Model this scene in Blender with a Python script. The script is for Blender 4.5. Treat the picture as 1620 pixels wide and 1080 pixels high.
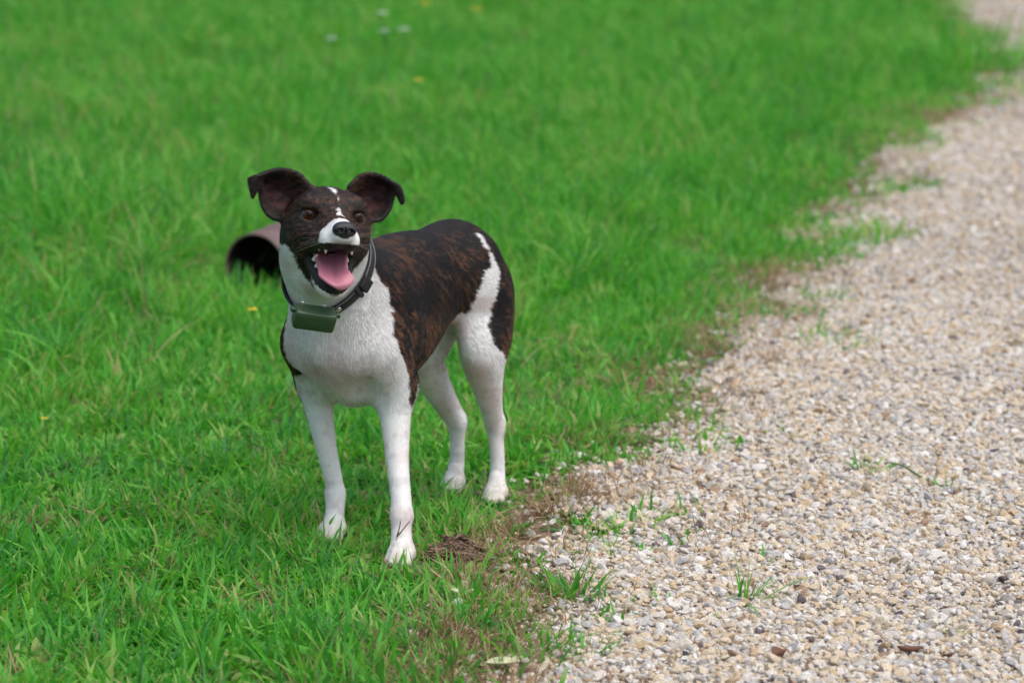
import bpy, math, random
import numpy as np
from mathutils import Vector, Matrix
from mathutils.bvhtree import BVHTree

# ------------------------------------------------------------------ camera, sky, sun, exposure
scene = bpy.context.scene
for _o in list(bpy.data.objects):
    bpy.data.objects.remove(_o)
col = scene.collection
rng = np.random.default_rng(11)
random.seed(5)

FPX = 4400.0                      # focal length in photograph pixels (about 98 mm on full frame)
CAM_H = 1.14
PITCH = math.radians(11.2)
SP, CP = math.sin(PITCH), math.cos(PITCH)
cam_data = bpy.data.cameras.new('camera')
cam_data.sensor_width = 36.0
cam_data.lens = 36.0 * FPX / 1620.0
cam_data.clip_start = 0.05
cam_data.clip_end = 500.0
cam_data.dof.use_dof = True
cam_data.dof.focus_distance = 4.06
cam_data.dof.aperture_fstop = 4.8
cam = bpy.data.objects.new('camera', cam_data)
cam.location = (0, 0, CAM_H)
cam.rotation_euler = (math.pi / 2 - PITCH, 0, 0)
col.objects.link(cam)
scene.camera = cam

SUN_EL, SUN_AZ = math.radians(66), math.radians(125)     # high soft light behind thin cloud
world = bpy.data.worlds.new('World')
scene.world = world
world.use_nodes = True
wn = world.node_tree.nodes
bg = wn['Background']
sky = wn.new('ShaderNodeTexSky')
sky.sky_type = 'NISHITA'
sky.sun_disc = False
sky.sun_elevation = SUN_EL
sky.sun_rotation = SUN_AZ
sky.air_density = 1.0
sky.dust_density = 4.0
sky.ozone_density = 1.0
world.node_tree.links.new(sky.outputs[0], bg.inputs[0])
bg.inputs[1].default_value = 0.13
sun_data = bpy.data.lights.new('sun', 'SUN')
sun_data.energy = 1.4
sun_data.angle = math.radians(80)
sun_data.color = (1.0, 0.975, 0.94)
sun = bpy.data.objects.new('sun', sun_data)
sun_dir = Vector((math.sin(SUN_AZ) * math.cos(SUN_EL), math.cos(SUN_AZ) * math.cos(SUN_EL), math.sin(SUN_EL)))
sun.rotation_euler = sun_dir.to_track_quat('Z', 'Y').to_euler()
sun.location = (0, 0, 20)
col.objects.link(sun)
scene.view_settings.view_transform = 'Standard'
scene.view_settings.look = 'None'
scene.view_settings.gamma = 1.0
scene.view_settings.exposure = 0.64
scene.cycles.max_bounces = 5
scene.cycles.adaptive_threshold = 0.02
scene.cycles.diffuse_bounces = 3
scene.cycles.glossy_bounces = 2
scene.cycles.transmission_bounces = 3
scene.cycles.transparent_max_bounces = 4

CAM = np.array([0, 0, CAM_H])
def ray(x, y):
    u = (x - 810) / FPX
    v = (y - 540) / FPX
    return np.array([u, CP - v * SP, -SP - v * CP])
def gnd(x, y, z=0.0):
    """photograph pixel -> point on the ground"""
    r = ray(x, y)
    return CAM + r * ((CAM_H - z) / -r[2])

# ------------------------------------------------------------------ helpers
def tag(o, label=None, cat=None, group=None, kind=None):
    if label: o['label'] = label
    if cat: o['category'] = cat
    if group: o['group'] = group
    if kind: o['kind'] = kind
    return o
def mesh_obj(name, verts, faces, mat=None, parent=None, smooth=True):
    me = bpy.data.meshes.new(name)
    me.from_pydata([tuple(map(float, v)) for v in verts], [], [tuple(map(int, f)) for f in faces])
    if smooth:
        me.polygons.foreach_set('use_smooth', [True] * len(me.polygons))
    if mat: me.materials.append(mat)
    o = bpy.data.objects.new(name, me)
    col.objects.link(o)
    if parent: o.parent = parent
    return o
def empty(name, loc=(0, 0, 0), rz=0.0):
    o = bpy.data.objects.new(name, None)
    o.empty_display_size = 0.05
    o.location = loc
    o.rotation_euler = (0, 0, rz)
    col.objects.link(o)
    return o
def material(name, color=(0.5, 0.5, 0.5), rough=0.6, spec=0.5):
    m = bpy.data.materials.new(name)
    m.use_nodes = True
    b = m.node_tree.nodes['Principled BSDF']
    b.inputs['Base Color'].default_value = (*color, 1)
    b.inputs['Roughness'].default_value = rough
    b.inputs['Specular IOR Level'].default_value = spec
    return m
def nd(m, t, **kw):
    n = m.node_tree.nodes.new(t)
    for k, v in kw.items():
        setattr(n, k, v)
    return n
def lk(m, a, b):
    m.node_tree.links.new(a, b)
def bsdf(m):
    return m.node_tree.nodes['Principled BSDF']
def ramp(m, stops):
    r = nd(m, 'ShaderNodeValToRGB')
    e = r.color_ramp.elements
    while len(e) < len(stops): e.new(0.5)
    for i, (p, c) in enumerate(stops):
        e[i].position = p
        e[i].color = (*c, 1)
    return r

def _hash(ix, iy, iz, s):
    with np.errstate(over='ignore'):
        h = (ix.astype(np.uint32) * np.uint32(374761393) + iy.astype(np.uint32) * np.uint32(668265263)
             + iz.astype(np.uint32) * np.uint32(2147483647) + np.uint32(s * 9176 + 77))
        h = (h ^ (h >> np.uint32(13))) * np.uint32(1274126177)
        h ^= h >> np.uint32(16)
    return h.astype(np.float64) / 4294967295.0
def vnoise(p, s=0):
    """value noise 0..1 at points (N,3)"""
    i = np.floor(p).astype(np.int64)
    f = p - i
    f = f * f * (3 - 2 * f)
    r = 0
    for dx in (0, 1):
        for dy in (0, 1):
            for dz in (0, 1):
                w = (f[:, 0] if dx else 1 - f[:, 0]) * (f[:, 1] if dy else 1 - f[:, 1]) * (f[:, 2] if dz else 1 - f[:, 2])
                r = r + w * _hash(i[:, 0] + dx, i[:, 1] + dy, i[:, 2] + dz, s)
    return r
def fbm(p, o=3, s=0):
    a, r, t = 1.0, 0, 0
    for k in range(o):
        r = r + a * vnoise(p * 2 ** k, s + k * 7)
        t += a
        a *= 0.5
    return r / t
def sstep(a, b, x):
    t = np.clip((x - a) / (b - a), 0, 1)
    return t * t * (3 - 2 * t)
# ------------------------------------------------------------------ dog: one continuous body grown from a distance field
DOG_O = np.array([-.145, 4.29, 0.0])
DOG_YAW = math.radians(27)
DFW = np.array([-math.sin(DOG_YAW), -math.cos(DOG_YAW), 0])
DLF = np.array([-DFW[1], DFW[0], 0])
DUP = np.array([0, 0, 1.0])
DR = np.stack([DFW, DLF, DUP])               # world -> dog frame (forward, left, up)
def to_dog(p): return (np.asarray(p) - DOG_O) @ DR.T
def to_world(p): return np.asarray(p) @ DR + DOG_O

VOX = 0.002
G0 = np.array([-.32, -.20, -.004])
G1 = np.array([.46, .22, .64])
GN = np.ceil((G1 - G0) / VOX).astype(int)
FIELD = np.full(GN, 1.0, np.float32)
def region(lo, hi):
    a = np.clip(np.floor((np.asarray(lo) - G0) / VOX).astype(int), 0, GN - 1)
    b = np.clip(np.ceil((np.asarray(hi) - G0) / VOX).astype(int) + 1, 1, GN)
    sl = tuple(slice(a[i], b[i]) for i in range(3))
    ax = [(G0[i] + VOX * np.arange(a[i], b[i])).astype(np.float32) for i in range(3)]
    return sl, ax
def smin(a, b, k):
    h = np.maximum(k - np.abs(a - b), 0) / k
    return np.minimum(a, b) - h * h * k * 0.25
def rcone(a, b, ra, rb, k=.02, sub=False):
    a, b = np.asarray(a, float), np.asarray(b, float)
    m = max(ra, rb) + k + .004
    sl, (X, Y, Z) = region(np.minimum(a, b) - m, np.maximum(a, b) + m)
    X, Y, Z = X[:, None, None] - a[0], Y[None, :, None] - a[1], Z[None, None, :] - a[2]
    d = b - a
    t = np.clip((X * d[0] + Y * d[1] + Z * d[2]) / (d @ d), 0, 1)
    v = np.sqrt((X - t * d[0]) ** 2 + (Y - t * d[1]) ** 2 + (Z - t * d[2]) ** 2) - (ra + (rb - ra) * t)
    v = v.astype(np.float32)
    if sub: FIELD[sl] = -smin(-FIELD[sl], v, k)
    else: FIELD[sl] = smin(FIELD[sl], v, k)
def ell(c, r, k=.02, R=None, sub=False):
    c, r = np.asarray(c, float), np.asarray(r, float)
    R = np.eye(3) if R is None else R          # rows = axes of the ellipsoid in the dog frame
    ext = np.sqrt(((R * r[:, None]) ** 2).sum(0)) + k + .004
    sl, (X, Y, Z) = region(c - ext, c + ext)
    X, Y, Z = X[:, None, None] - c[0], Y[None, :, None] - c[1], Z[None, None, :] - c[2]
    k0 = k1 = 0
    for i in range(3):
        q = X * R[i, 0] + Y * R[i, 1] + Z * R[i, 2]
        k0 = k0 + (q / r[i]) ** 2
        k1 = k1 + (q / r[i] ** 2) ** 2
    k0, k1 = np.sqrt(k0), np.sqrt(k1)
    v = (k0 * (k0 - 1) / np.maximum(k1, 1e-6)).astype(np.float32)
    if sub: FIELD[sl] = -smin(-FIELD[sl], v, k)
    else: FIELD[sl] = smin(FIELD[sl], v, k)
def catmull(P, n):
    P = np.asarray(P, float)
    Q = np.concatenate([[2 * P[0] - P[1]], P, [2 * P[-1] - P[-2]]])
    t = np.linspace(0, len(P) - 1 - 1e-6, n)
    i = t.astype(int); f = (t - i).reshape((-1,) + (1,) * (P.ndim - 1))
    a, b, c, d = Q[i], Q[i + 1], Q[i + 2], Q[i + 3]
    return .5 * (2 * b + (c - a) * f + (2 * a - 5 * b + 4 * c - d) * f * f + (3 * b - a - 3 * c + d) * f ** 3)
def chain(pts, k=.015):
    """a tapering limb: one field along a smooth curve, blended in once"""
    C = catmull([[*p, r] for p, r in pts], len(pts) * 5)
    P, Rr = C[:, :3], C[:, 3]
    m = Rr.max() + k + .004
    sl, (X, Y, Z) = region(P.min(0) - m, P.max(0) + m)
    X, Y, Z = X[:, None, None], Y[None, :, None], Z[None, None, :]
    v = None
    for a, b, ra, rb in zip(P[:-1], P[1:], Rr[:-1], Rr[1:]):
        d = b - a
        t = np.clip(((X - a[0]) * d[0] + (Y - a[1]) * d[1] + (Z - a[2]) * d[2]) / (d @ d), 0, 1)
        q = np.sqrt((X - a[0] - t * d[0]) ** 2 + (Y - a[1] - t * d[1]) ** 2 + (Z - a[2] - t * d[2]) ** 2) - (ra + (rb - ra) * t)
        v = q if v is None else np.minimum(v, q)
    FIELD[sl] = smin(FIELD[sl], v.astype(np.float32), k)

CY = -.021                                    # the trunk's middle line
# trunk
ell((.100, CY, .342), (.150, .078, .108), .03)
ell((.185, CY - .002, .330), (.066, .074, .096), .04)
rcone((.14, CY, .398), (.0, CY + .005, .400), .048, .048, .04)
rcone((.03, CY + .004, .388), (-.10, .0, .398), .068, .062, .04)
rcone((.08, CY, .318), (-.08, .0, .378), .064, .044, .04)
ell((-.11, .002, .396), (.075, .062, .062), .04)
rcone((.215, CY, .30), (.16, CY, .253), .030, .031, .04)      # keel of the breast
# shoulders and forelegs
for s in (1, -1):
    y = lambda v: s * v + CY
    ell((.150, y(.056), .360), (.056, .033, .082), .035)
    rcone((.203, y(.058), .315), (.165, y(.066), .255), .042, .032, .03)
LEGS = {'L': [((.160, .046, .262), .030), ((.168, .049, .235), .0270), ((.180, .057, .195), .0212), ((.200, .071, .145), .0166), ((.224, .090, .095), .0150), ((.231, .094, .076), .0172), ((.240, .099, .054), .0148), ((.252, .106, .030), .0165)],
        'R': [((.166, -.088, .262), .030), ((.168, -.088, .235), .0262), ((.168, -.083, .195), .0202), ((.164, -.075, .145), .0156), ((.158, -.066, .090), .0138), ((.158, -.064, .072), .0160), ((.164, -.061, .050), .0140), ((.174, -.057, .028), .0155)]}
for k_, pts in LEGS.items():
    chain(pts, .02)
ell((.138, .048, .240), (.015, .013, .017), .018)     # points of the elbows
ell((.138, -.090, .238), (.015, .013, .017), .018)
ell((.220, .097, .070), (.008, .008, .011), .010)     # carpal pads
ell((.147, -.066, .066), (.008, .008, .011), .010)
# hindquarters
HIND = {'L': dict(hip=(-.108, .046, .360), but=(-.148, .047, .325), st=(-.080, .062, .266), ho=(-.160, .052, .124), me=(-.158, .056, .055), pa=(-.146, .060, .024)),
        'R': dict(hip=(-.105, -.044, .360), but=(-.145, -.044, .32), st=(-.080, -.058, .262), ho=(-.192, -.036, .112), me=(-.190, -.036, .052), pa=(-.180, -.036, .022))}
for k_, h in HIND.items():
    h = {n: np.array(v) for n, v in h.items()}
    ell(h['hip'], (.060, .034, .076), .025)
    ell(h['but'] + (-.004, 0, .004), (.040, .031, .068), .022)
    ca = h['st'] * .56 + h['ho'] * .44 + (-.002, 0, .002)
    chain([(h['hip'] + (-.012, 0, -.010), .046), (h['st'] * .45 + h['but'] * .55 + (.0, 0, -.012), .043), (h['st'] * .74 + h['but'] * .08 + h['ho'] * .18 + (-.004, 0, 0), .0335), (ca, .0250), (h['ho'] * .8 + h['st'] * .2 + (.002, 0, 0), .0160), (h['ho'] + (.004, 0, .004), .0128)], .030)
    ell(h['st'] + (.004, 0, .012), (.026, .022, .034), .030)
    rcone(ca + (-.014, 0, .008), h['ho'] + (-.012, 0, .014), .013, .0065, .010)       # Achilles tendon
    ell(h['ho'] + (-.009, 0, .003), (.010, .0100, .016), .010)
    chain([(h['ho'] + (.003, 0, .004), .0128), (h['ho'] * .5 + h['me'] * .5, .0116), (h['me'], .0116), (h['me'] * .5 + h['pa'] * .5 + (.0, 0, .002), .0130), (h['pa'], .0150)], .010)
# paws: pad, four toes
PAWS = {'FL': ((.258, .110, .022), 6), 'FR': ((.180, -.056, .020), 8), 'HL': ((-.142, .062, .020), 4), 'HR': ((-.176, -.035, .018), 4)}
CLAWS = []
for k_, (c, tw) in PAWS.items():
    c = np.array(c)
    hs = .66 if k_[0] == 'H' else .74
    a = math.radians(tw)
    f = np.array([math.cos(a), math.sin(a), 0])
    l = np.array([-f[1], f[0], 0])
    ell(c, (.030 * hs, .025 * hs, .021 * hs), .012, np.stack([f, l, DUP]))
    for j, (du, dw, rr) in enumerate(((.020, -.0195, .0098), (.031, -.0068, .0108), (.031, .0068, .0108), (.020, .0195, .0098))):
        p0 = c + f * (du - .014) * hs + l * dw * hs * .9 + DUP * .006
        p1 = c + f * du * hs + l * dw * hs - DUP * (.004 + .004 * hs)
        rcone(p0, p1, rr * .95 * hs, rr * hs, .0016)
        CLAWS.append((p1 + f * rr * .72 * hs + DUP * .001, f - DUP * .55, .0105 * hs))
for s in (1, -1):
    ell((.232, CY + s * .030, .318), (.028, .030, .046), .016)      # breast muscles
    ell((.236, CY + s * .046, .256), (.022, .016, .024), .030, None, True)   # hollow between breast and foreleg
ell((.262, CY, .322), (.014, .018, .022), .022)                            # point of the breastbone
# tail, hanging behind the rump
chain([((-.165, .0, .425), .020), ((-.195, -.012, .402), .015), ((-.215, -.024, .36), .012), ((-.222, -.030, .31), .009), ((-.220, -.034, .275), .005)], .02)
ell((.000, CY + .006, .312), (.028, .009, .013), .02)         # sheath under the belly
# neck
rcone((.165, CY, .372), (.272, -.014, .470), .070, .052, .04)
rcone((.205, CY, .340), (.262, -.014, .455), .066, .050, .04)

# ---- head frame
HDEPTH = float(np.dot(to_world((.292, .0, .53)) - CAM, (0, CP, -SP)))
def Vp(x, y, d=0.0):                          # pixel + metres towards the camera from the head's own depth -> dog frame
    return to_dog(CAM + ray(x, y) * (HDEPTH - d))
HC = Vp(516, 346)
_tw = -ray(516, 346); _tw /= np.linalg.norm(_tw)
_rt = np.cross(DUP, _tw); _rt /= np.linalg.norm(_rt)          # image right seen from the camera
_up = np.cross(_tw, _rt)
_b = math.radians(12.0); _c = math.radians(4.0); _p = math.radians(0.0)
_f = math.cos(_b) * _tw + math.sin(_b) * _rt
_r = math.cos(_b) * _rt - math.sin(_b) * _tw
_f, _u = math.cos(_p) * _f + math.sin(_p) * _up, math.cos(_p) * _up - math.sin(_p) * _f
_r, _u = math.cos(_c) * _r - math.sin(_c) * _u, math.cos(_c) * _u + math.sin(_c) * _r
HR = np.stack([_r, _f, _u]) @ DR.T            # rows: head x (dog's left), y (out of the nose), z (up), in the dog frame
def Hp(p): return HC + np.asarray(p, float) @ HR
def to_head(p): return (p - HC) @ HR.T
def hell(c, r, k=.02, sub=False, R=None):
    ell(Hp(c), r, k, HR if R is None else R @ HR, sub)
def hcone(a, b, ra, rb, k=.015, sub=False): rcone(Hp(a), Hp(b), ra, rb, k, sub)
def rotx(a):
    c, s = math.cos(a), math.sin(a)
    return np.array([[1, 0, 0], [0, c, s], [0, -s, c]])

hell((0, -.012, -.002), (.052, .066, .047), .03)              # cranium
rcone(Hp((0, -.02, -.02)), (.268, -.012, .470), .046, .046, .035)   # poll into the nape
rcone(Hp((-.004, -.005, -.055)), (.265, -.014, .45), .038, .046, .035)   # throat
hell((0, .030, .012), (.042, .034, .030), .02)
for s in (1, -1):
    hell((s * .030, .0385, .0185), (.0205, .020, .0155), .014)       # brow
    hell((s * .040, .012, -.028), (.021, .042, .036), .022)        # cheek
    hell((s * .033, .044, -.022), (.018, .026, .018), .018)        # under the eye
    hcone((s * .016, .050, -.026), (s * .0125, .100, -.031), .027, .0155, .014)   # upper lip
    hell((s * .0125, .104, -.033), (.0130, .018, .0125), .007)       # whisker pad
hcone((0, .045, -.006), (0, .112, -.017), .026, .0145, .014)        # bridge
hell((0, .122, -.022), (.0165, .012, .014), .008)
# mouth cavity
hell((0, .052, -.064), (.028, .052, .021), .006, True, rotx(-.42))
hell((0, .100, -.066), (.026, .026, .023), .004, True)
# lower jaw, dropped open
RIM = [((.0335, .012, -.043), .0112), ((.0285, .038, -.063), .0072), ((.0210, .062, -.085), .0062), ((.0110, .078, -.0985), .0060), ((0, .083, -.102), .0066)]
for s in (1, -1):
    chain([(Hp((s * p[0], p[1], p[2])), r) for p, r in RIM], .006)
hell((0, .041, -.080), (.027, .050, .0090), .010, False, rotx(-.69))
hcone((0, .062, -.098), (0, -.005, -.075), .012, .034, .02)
# eyes: sockets
EYE = [np.array((s * .0355, .0500, .0045)) for s in (1, -1)]
for e in EYE:
    s = 1 if e[0] > 0 else -1
    hell(e + (0, .006, -.0005), (.0126, .012, .0090), .003, True)

# ears: sheets swept through hand-placed rows, thickened into the same field
EAR_ROWS = {
    'L': [[(553, 296, .010), (568, 318, -.018), (584, 349, .014)],
          [(570, 279, .006), (588, 312, -.026), (602, 347, .010)],
          [(590, 276, .006), (605, 304, -.020), (615, 332, .008)],
          [(607, 281, .010), (616, 298, -.006), (621, 313, .008)],
          [(620, 289, .018), (625, 298, .014), (625, 303, .012)],
          [(632, 297, .016), (634, 305, .015), (630, 310, .013)],
          [(638, 318, .010), (637, 321, .010), (636, 322, .010)]],
    'R': [[(494, 299, .006), (474, 325, -.022), (451, 347, .006)],
          [(472, 276, .002), (452, 310, -.032), (431, 344, .004)],
          [(446, 269, .002), (431, 298, -.026), (417, 328, .004)],
          [(426, 272, .006), (417, 289, -.010), (412, 308, .006)],
          [(413, 277, .016), (411, 286, .013), (411, 297, .011)],
          [(403, 280, .018), (403, 290, .017), (406, 300, .014)],
          [(394, 284, .014), (397, 299, .014), (400, 312, .011)]]}
EAR_PTS = {}
for k_, rows in EAR_ROWS.items():
    g = np.array([[Vp(*q) for q in r] for r in rows])             # rows x 3 x 3
    g = catmull(g, 46)                                            # along
    g = catmull(g.transpose(1, 0, 2), 34).transpose(1, 0, 2)      # across
    EAR_PTS[k_] = g
    pts = g.reshape(-1, 3).astype(np.float32)
    th = np.repeat(np.linspace(.0036, .0026, 46), 34).astype(np.float32)
    sl, ax = region(pts.min(0) - .012, pts.max(0) + .012)
    q = np.stack(np.meshgrid(*ax, indexing='ij'), -1).reshape(-1, 3)
    d = np.empty(len(q), np.float32)
    for i in range(0, len(q), 4000):
        c = q[i:i + 4000]
        dd = (c ** 2).sum(1)[:, None] + (pts ** 2).sum(1)[None] - 2 * c @ pts.T
        j = dd.argmin(1)
        d[i:i + 4000] = np.sqrt(np.maximum(dd[np.arange(len(c)), j], 0)) - th[j]
    shp = FIELD[sl].shape
    FIELD[sl] = smin(FIELD[sl], d.reshape(shp), .010)

def surface_nets(F, o, h):
    ins = F < 0
    n = np.array(F.shape) - 1
    cnt = np.zeros(n, np.int8)
    for a in (0, 1):
        for b in (0, 1):
            for c in (0, 1):
                cnt += ins[a:n[0] + a, b:n[1] + b, c:n[2] + c]
    act = (cnt > 0) & (cnt < 8)
    ix = np.argwhere(act)
    idx = np.full(n, -1, np.int32)
    idx[act] = np.arange(len(ix))
    cv = {(a, b, c): F[ix[:, 0] + a, ix[:, 1] + b, ix[:, 2] + c].astype(np.float64) for a in (0, 1) for b in (0, 1) for c in (0, 1)}
    acc = np.zeros((len(ix), 3)); num = np.zeros(len(ix))
    for a in cv:
        for ax in range(3):
            if a[ax]: continue
            b = list(a); b[ax] = 1; b = tuple(b)
            va, vb = cv[a], cv[b]
            m = (va < 0) != (vb < 0)
            t = np.where(m, va / np.where(m, va - vb, 1), 0)
            p = np.tile(np.array(a, float), (len(ix), 1)); p[:, ax] += t
            acc[m] += p[m]; num[m] += 1
    V = o + h * (ix + acc / num[:, None])
    faces = []
    for ax in range(3):
        a = [slice(None)] * 3; b = [slice(None)] * 3
        a[ax] = slice(0, -1); b[ax] = slice(1, None)
        e = np.argwhere(ins[tuple(a)] != ins[tuple(b)])
        u, v = [(1, 2), (2, 0), (0, 1)][ax]
        ok = (e[:, u] > 0) & (e[:, v] > 0) & (e[:, u] < n[u]) & (e[:, v] < n[v])
        e = e[ok]
        fl = ins[e[:, 0], e[:, 1], e[:, 2]]
        def cell(du, dv):
            q = e.copy(); q[:, u] -= du; q[:, v] -= dv
            return idx[q[:, 0], q[:, 1], q[:, 2]]
        Q = np.stack([cell(1, 1), cell(0, 1), cell(0, 0), cell(1, 0)], 1)
        Q[~fl] = Q[~fl][:, ::-1]
        faces.append(Q)
    return V, np.concatenate(faces)

DV, DF = surface_nets(FIELD, G0, VOX)
# ------------------------------------------------------------------ dog: coat colours
def vertex_normals(V, Fq):
    n = np.cross(V[Fq[:, 2]] - V[Fq[:, 0]], V[Fq[:, 3]] - V[Fq[:, 1]])
    N = np.zeros_like(V)
    for j in range(4): np.add.at(N, Fq[:, j], n)
    return N / np.maximum(np.linalg.norm(N, axis=1), 1e-12)[:, None]
def relax(V, Fq, it=2, lam=.5):
    E = np.unique(np.sort(np.concatenate([Fq[:, [0, 1]], Fq[:, [1, 2]], Fq[:, [2, 3]], Fq[:, [3, 0]]]), axis=1), axis=0)
    deg = np.bincount(E.ravel(), minlength=len(V)).astype(float)[:, None]
    for i in range(it * 2):
        S = np.zeros_like(V)
        np.add.at(S, E[:, 0], V[E[:, 1]]); np.add.at(S, E[:, 1], V[E[:, 0]])
        V = V + (lam if i % 2 == 0 else -lam * 1.04) * (S / np.maximum(deg, 1) - V)
    return V
DV = relax(DV, DF, 2)
DN = vertex_normals(DV, DF)

def poly_dist(x, z, P):
    """signed distance to a closed outline, positive inside"""
    P = np.asarray(P, float)
    d = np.full(x.shape, 1e9); ins = np.zeros(x.shape, bool)
    for (ax, az), (bx, bz) in zip(P, np.roll(P, -1, 0)):
        ex, ez = bx - ax, bz - az
        t = np.clip(((x - ax) * ex + (z - az) * ez) / (ex * ex + ez * ez + 1e-12), 0, 1)
        d = np.minimum(d, np.hypot(x - ax - t * ex, z - az - t * ez))
        c = ((az > z) != (bz > z)) & (x < ax + (z - az) * ex / (bz - az if bz != az else 1e-12))
        ins ^= c
    return np.where(ins, d, -d)
SADDLE = [(.240, .60), (.240, .470), (.234, .454), (.207, .415), (.204, .381), (.211, .344), (.210, .321), (.190, .298), (.180, .271), (.176, .235), (.168, .222), (.160, .236), (.150, .262),
          (.12, .235), (.090, .252), (.060, .262), (.03, .280), (-.01, .296), (-.034, .310), (-.040, .338), (-.049, .333), (-.054, .359), (-.064, .379), (-.073, .396), (-.089, .402), (-.091, .435), (-.096, .451), (-.104, .470), (-.112, .60)]
SADDLE_R = [(.245, .60), (.245, .470), (.238, .454), (.230, .40), (.238, .352), (.248, .330), (.245, .305), (.237, .283), (.238, .251), (.228, .229), (.212, .192), (.176, .186), (.163, .235)] + SADDLE[12:]
THIGH = [(-.114, .60), (-.108, .470), (-.103, .452), (-.099, .428), (-.107, .397), (-.086, .355), (-.074, .306), (-.076, .286), (-.100, .262), (-.135, .236), (-.30, .18), (-.30, .60)]
RIMC = np.concatenate([catmull([[s * p[0], p[1], p[2]] for p, r in RIM], 24) for s in (1, -1)])
BLAZE = np.array([(.0005, .090, .004, .0060), (.0015, .080, .010, .0040), (.003, .070, .018, .0026), (.004, .062, .025, .0016), (.002, .055, .032, .0004), (-.001, .046, .039, .0028), (-.004, .034, .0445, .0030), (-.006, .02, .046, .0012)])
EARQ = {k: g.reshape(-1, 3) for k, g in EAR_PTS.items()}

def coat(P, N):
    """coat colour and fur length at points of the dog (dog frame)"""
    x, y, z = P.T
    n1 = fbm(P * 110, 2, 3) - .5
    n2 = fbm(P * 420, 2, 9) - .5
    jit = n1 * .010 + n2 * .006
    yc = y - CY * np.clip((x + .1) / .3, 0, 1)
    rs = sstep(.0, -.03, y - CY)
    sd = poly_dist(x, z, SADDLE) * (1 - rs) + poly_dist(x, z, SADDLE_R) * rs
    sg = np.sign(yc)
    out = np.minimum(np.where(yc < 0, .68, .30) - N[:, 0], N[:, 1] * sg - .15) * .070        # back and outer side of the upper arm only
    out = np.minimum(out, (np.abs(yc) - .054) * 1.5)
    sd = np.where((z < .30) & (x > .13), np.minimum(sd, out + sstep(.262, .30, z) * .06), sd)
    sd = np.where((z < .32) & (N[:, 2] < -.72) & (x < .16), np.minimum(sd, -.01), sd)
    td = poly_dist(x, z, THIGH)
    td = np.where((z < .37) & (np.abs(yc) < .022), -.05, td)
    tail = (x < -.165) & (np.abs(yc) < .06) & (z > .24)
    dark = np.maximum(np.maximum(sd, td), np.where(tail, .02, -.1))
    dark = np.maximum(dark, np.where((x < -.05) & (x > -.2), z - .4515, -.1)) + jit
    H = to_head(P)
    hx, hy, hz = H.T
    hm = (hy > -.072) & (hz > -.125) & (np.abs(hx) < np.where(hz < -.02, .078, .16)) & (hy < .16)
    jaw = hz - (-.043 - 1.45 * (.060 - np.minimum(np.abs(hx), .062)))
    muz = .0955 + .55 * np.maximum(0, hz + .018) - hy - .05 * np.maximum(0, -.03 - hz)
    dk = np.minimum(jaw, muz)
    bl = np.full(len(P), -1.0)
    for k in range(len(BLAZE) - 1):
        a, b = BLAZE[k], BLAZE[k + 1]
        e = b[:3] - a[:3]
        t = np.clip(((H - a[:3]) @ e) / (e @ e), 0, 1)
        bl = np.maximum(bl, (a[3] + (b[3] - a[3]) * t) - np.linalg.norm(H - a[:3] - t[:, None] * e, axis=1) * 1.0)
    dk = np.minimum(dk, -bl + .0005)
    nape = hy + .060
    dk = np.where((hz < -.099) & (np.abs(hx) < .04), -.01, dk)
    dk = np.minimum(dk, nape) + n1 * .007 + n2 * .009
    for g in EARQ.values():                          # the ears are dark all over
        c, r = g.mean(0), .075
        near = np.linalg.norm(P - c, axis=1) < r
        if near.any():
            i = np.where(near)[0]
            dd = np.min(((P[i, None, :] - g[None, ::7]) ** 2).sum(-1), 1)
            dk[i[dd < .008 ** 2]] = .02
    dark = np.where(hm, dk, dark)
    w = sstep(.0012, -.0012, dark)                   # 1 = white coat
    # brindle: broken bands down the ribs, each made of fine hair-wide streaks
    al, ac = -.55 * x - .83 * z, .83 * x - .55 * z
    band = fbm(np.stack([x * 46 + z * 9 + 3 * n1, y * 12, z * 9], 1), 3, 21)
    streak = fbm(np.stack([ac * 330, y * 110, al * 55], 1), 2, 31)
    patch = fbm(P * 13, 2, 41)
    low = np.clip((.475 - z) / .06, 0, 1)
    rust = sstep(.44, .60, band * .62 + streak * .38) * sstep(.28, .52, patch + .10 * low) * sstep(.36, .58, streak) * (.35 + .65 * low)
    hb = sstep(.45, .62, fbm(np.stack([hx * 190, hy * 190, hz * 380], 1), 3, 51)) * sstep(.2, .6, fbm(P * 40, 2, 6) + .12)
    rust = np.where(hm, hb * .62 * np.where(np.abs(hx) > .062, .25, 1), rust)
    rust = rust * (.5 + .8 * vnoise(P * 900, 5))
    dc = np.array([.0080, .0062, .0060]); rc = np.array([.145, .062, .026])
    C = dc + np.clip(rust, 0, 1)[:, None] * (rc - dc)
    pink = sstep(.50, .72, fbm(P * 26, 2, 61)) * .5
    pink = np.where((N[:, 2] < -.35) & (z < .33), pink + .30, pink)
    pink = np.where((z < .20), pink * .8 + .12, pink)
    tick = sstep(.60, .72, fbm(P * 75, 2, 71)) * sstep(.40, .25, z) * .14
    wc = np.array([.80, .79, .77]) * (1 - pink)[:, None] + np.array([.66, .53, .50]) * pink[:, None]
    wc = wc * (1 - tick)[:, None]
    C = C * (1 - w)[:, None] + wc * w[:, None]
    soil = (w * sstep(.055, .012, z) * (.25 + .5 * fbm(P * 60, 2, 81)))[:, None]      # paws stained by the ground
    C = C * (1 - soil) + C * np.array([.72, .66, .48]) * soil
    L = np.where(z < .22, .0034, .0054)
    L = L + .0030 * sstep(.17, .25, x) * sstep(.26, .34, z) * (~hm)
    L = np.where(hm, .0040, L)
    L = np.where(hm & (hy > .075), .0022, L)
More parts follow.
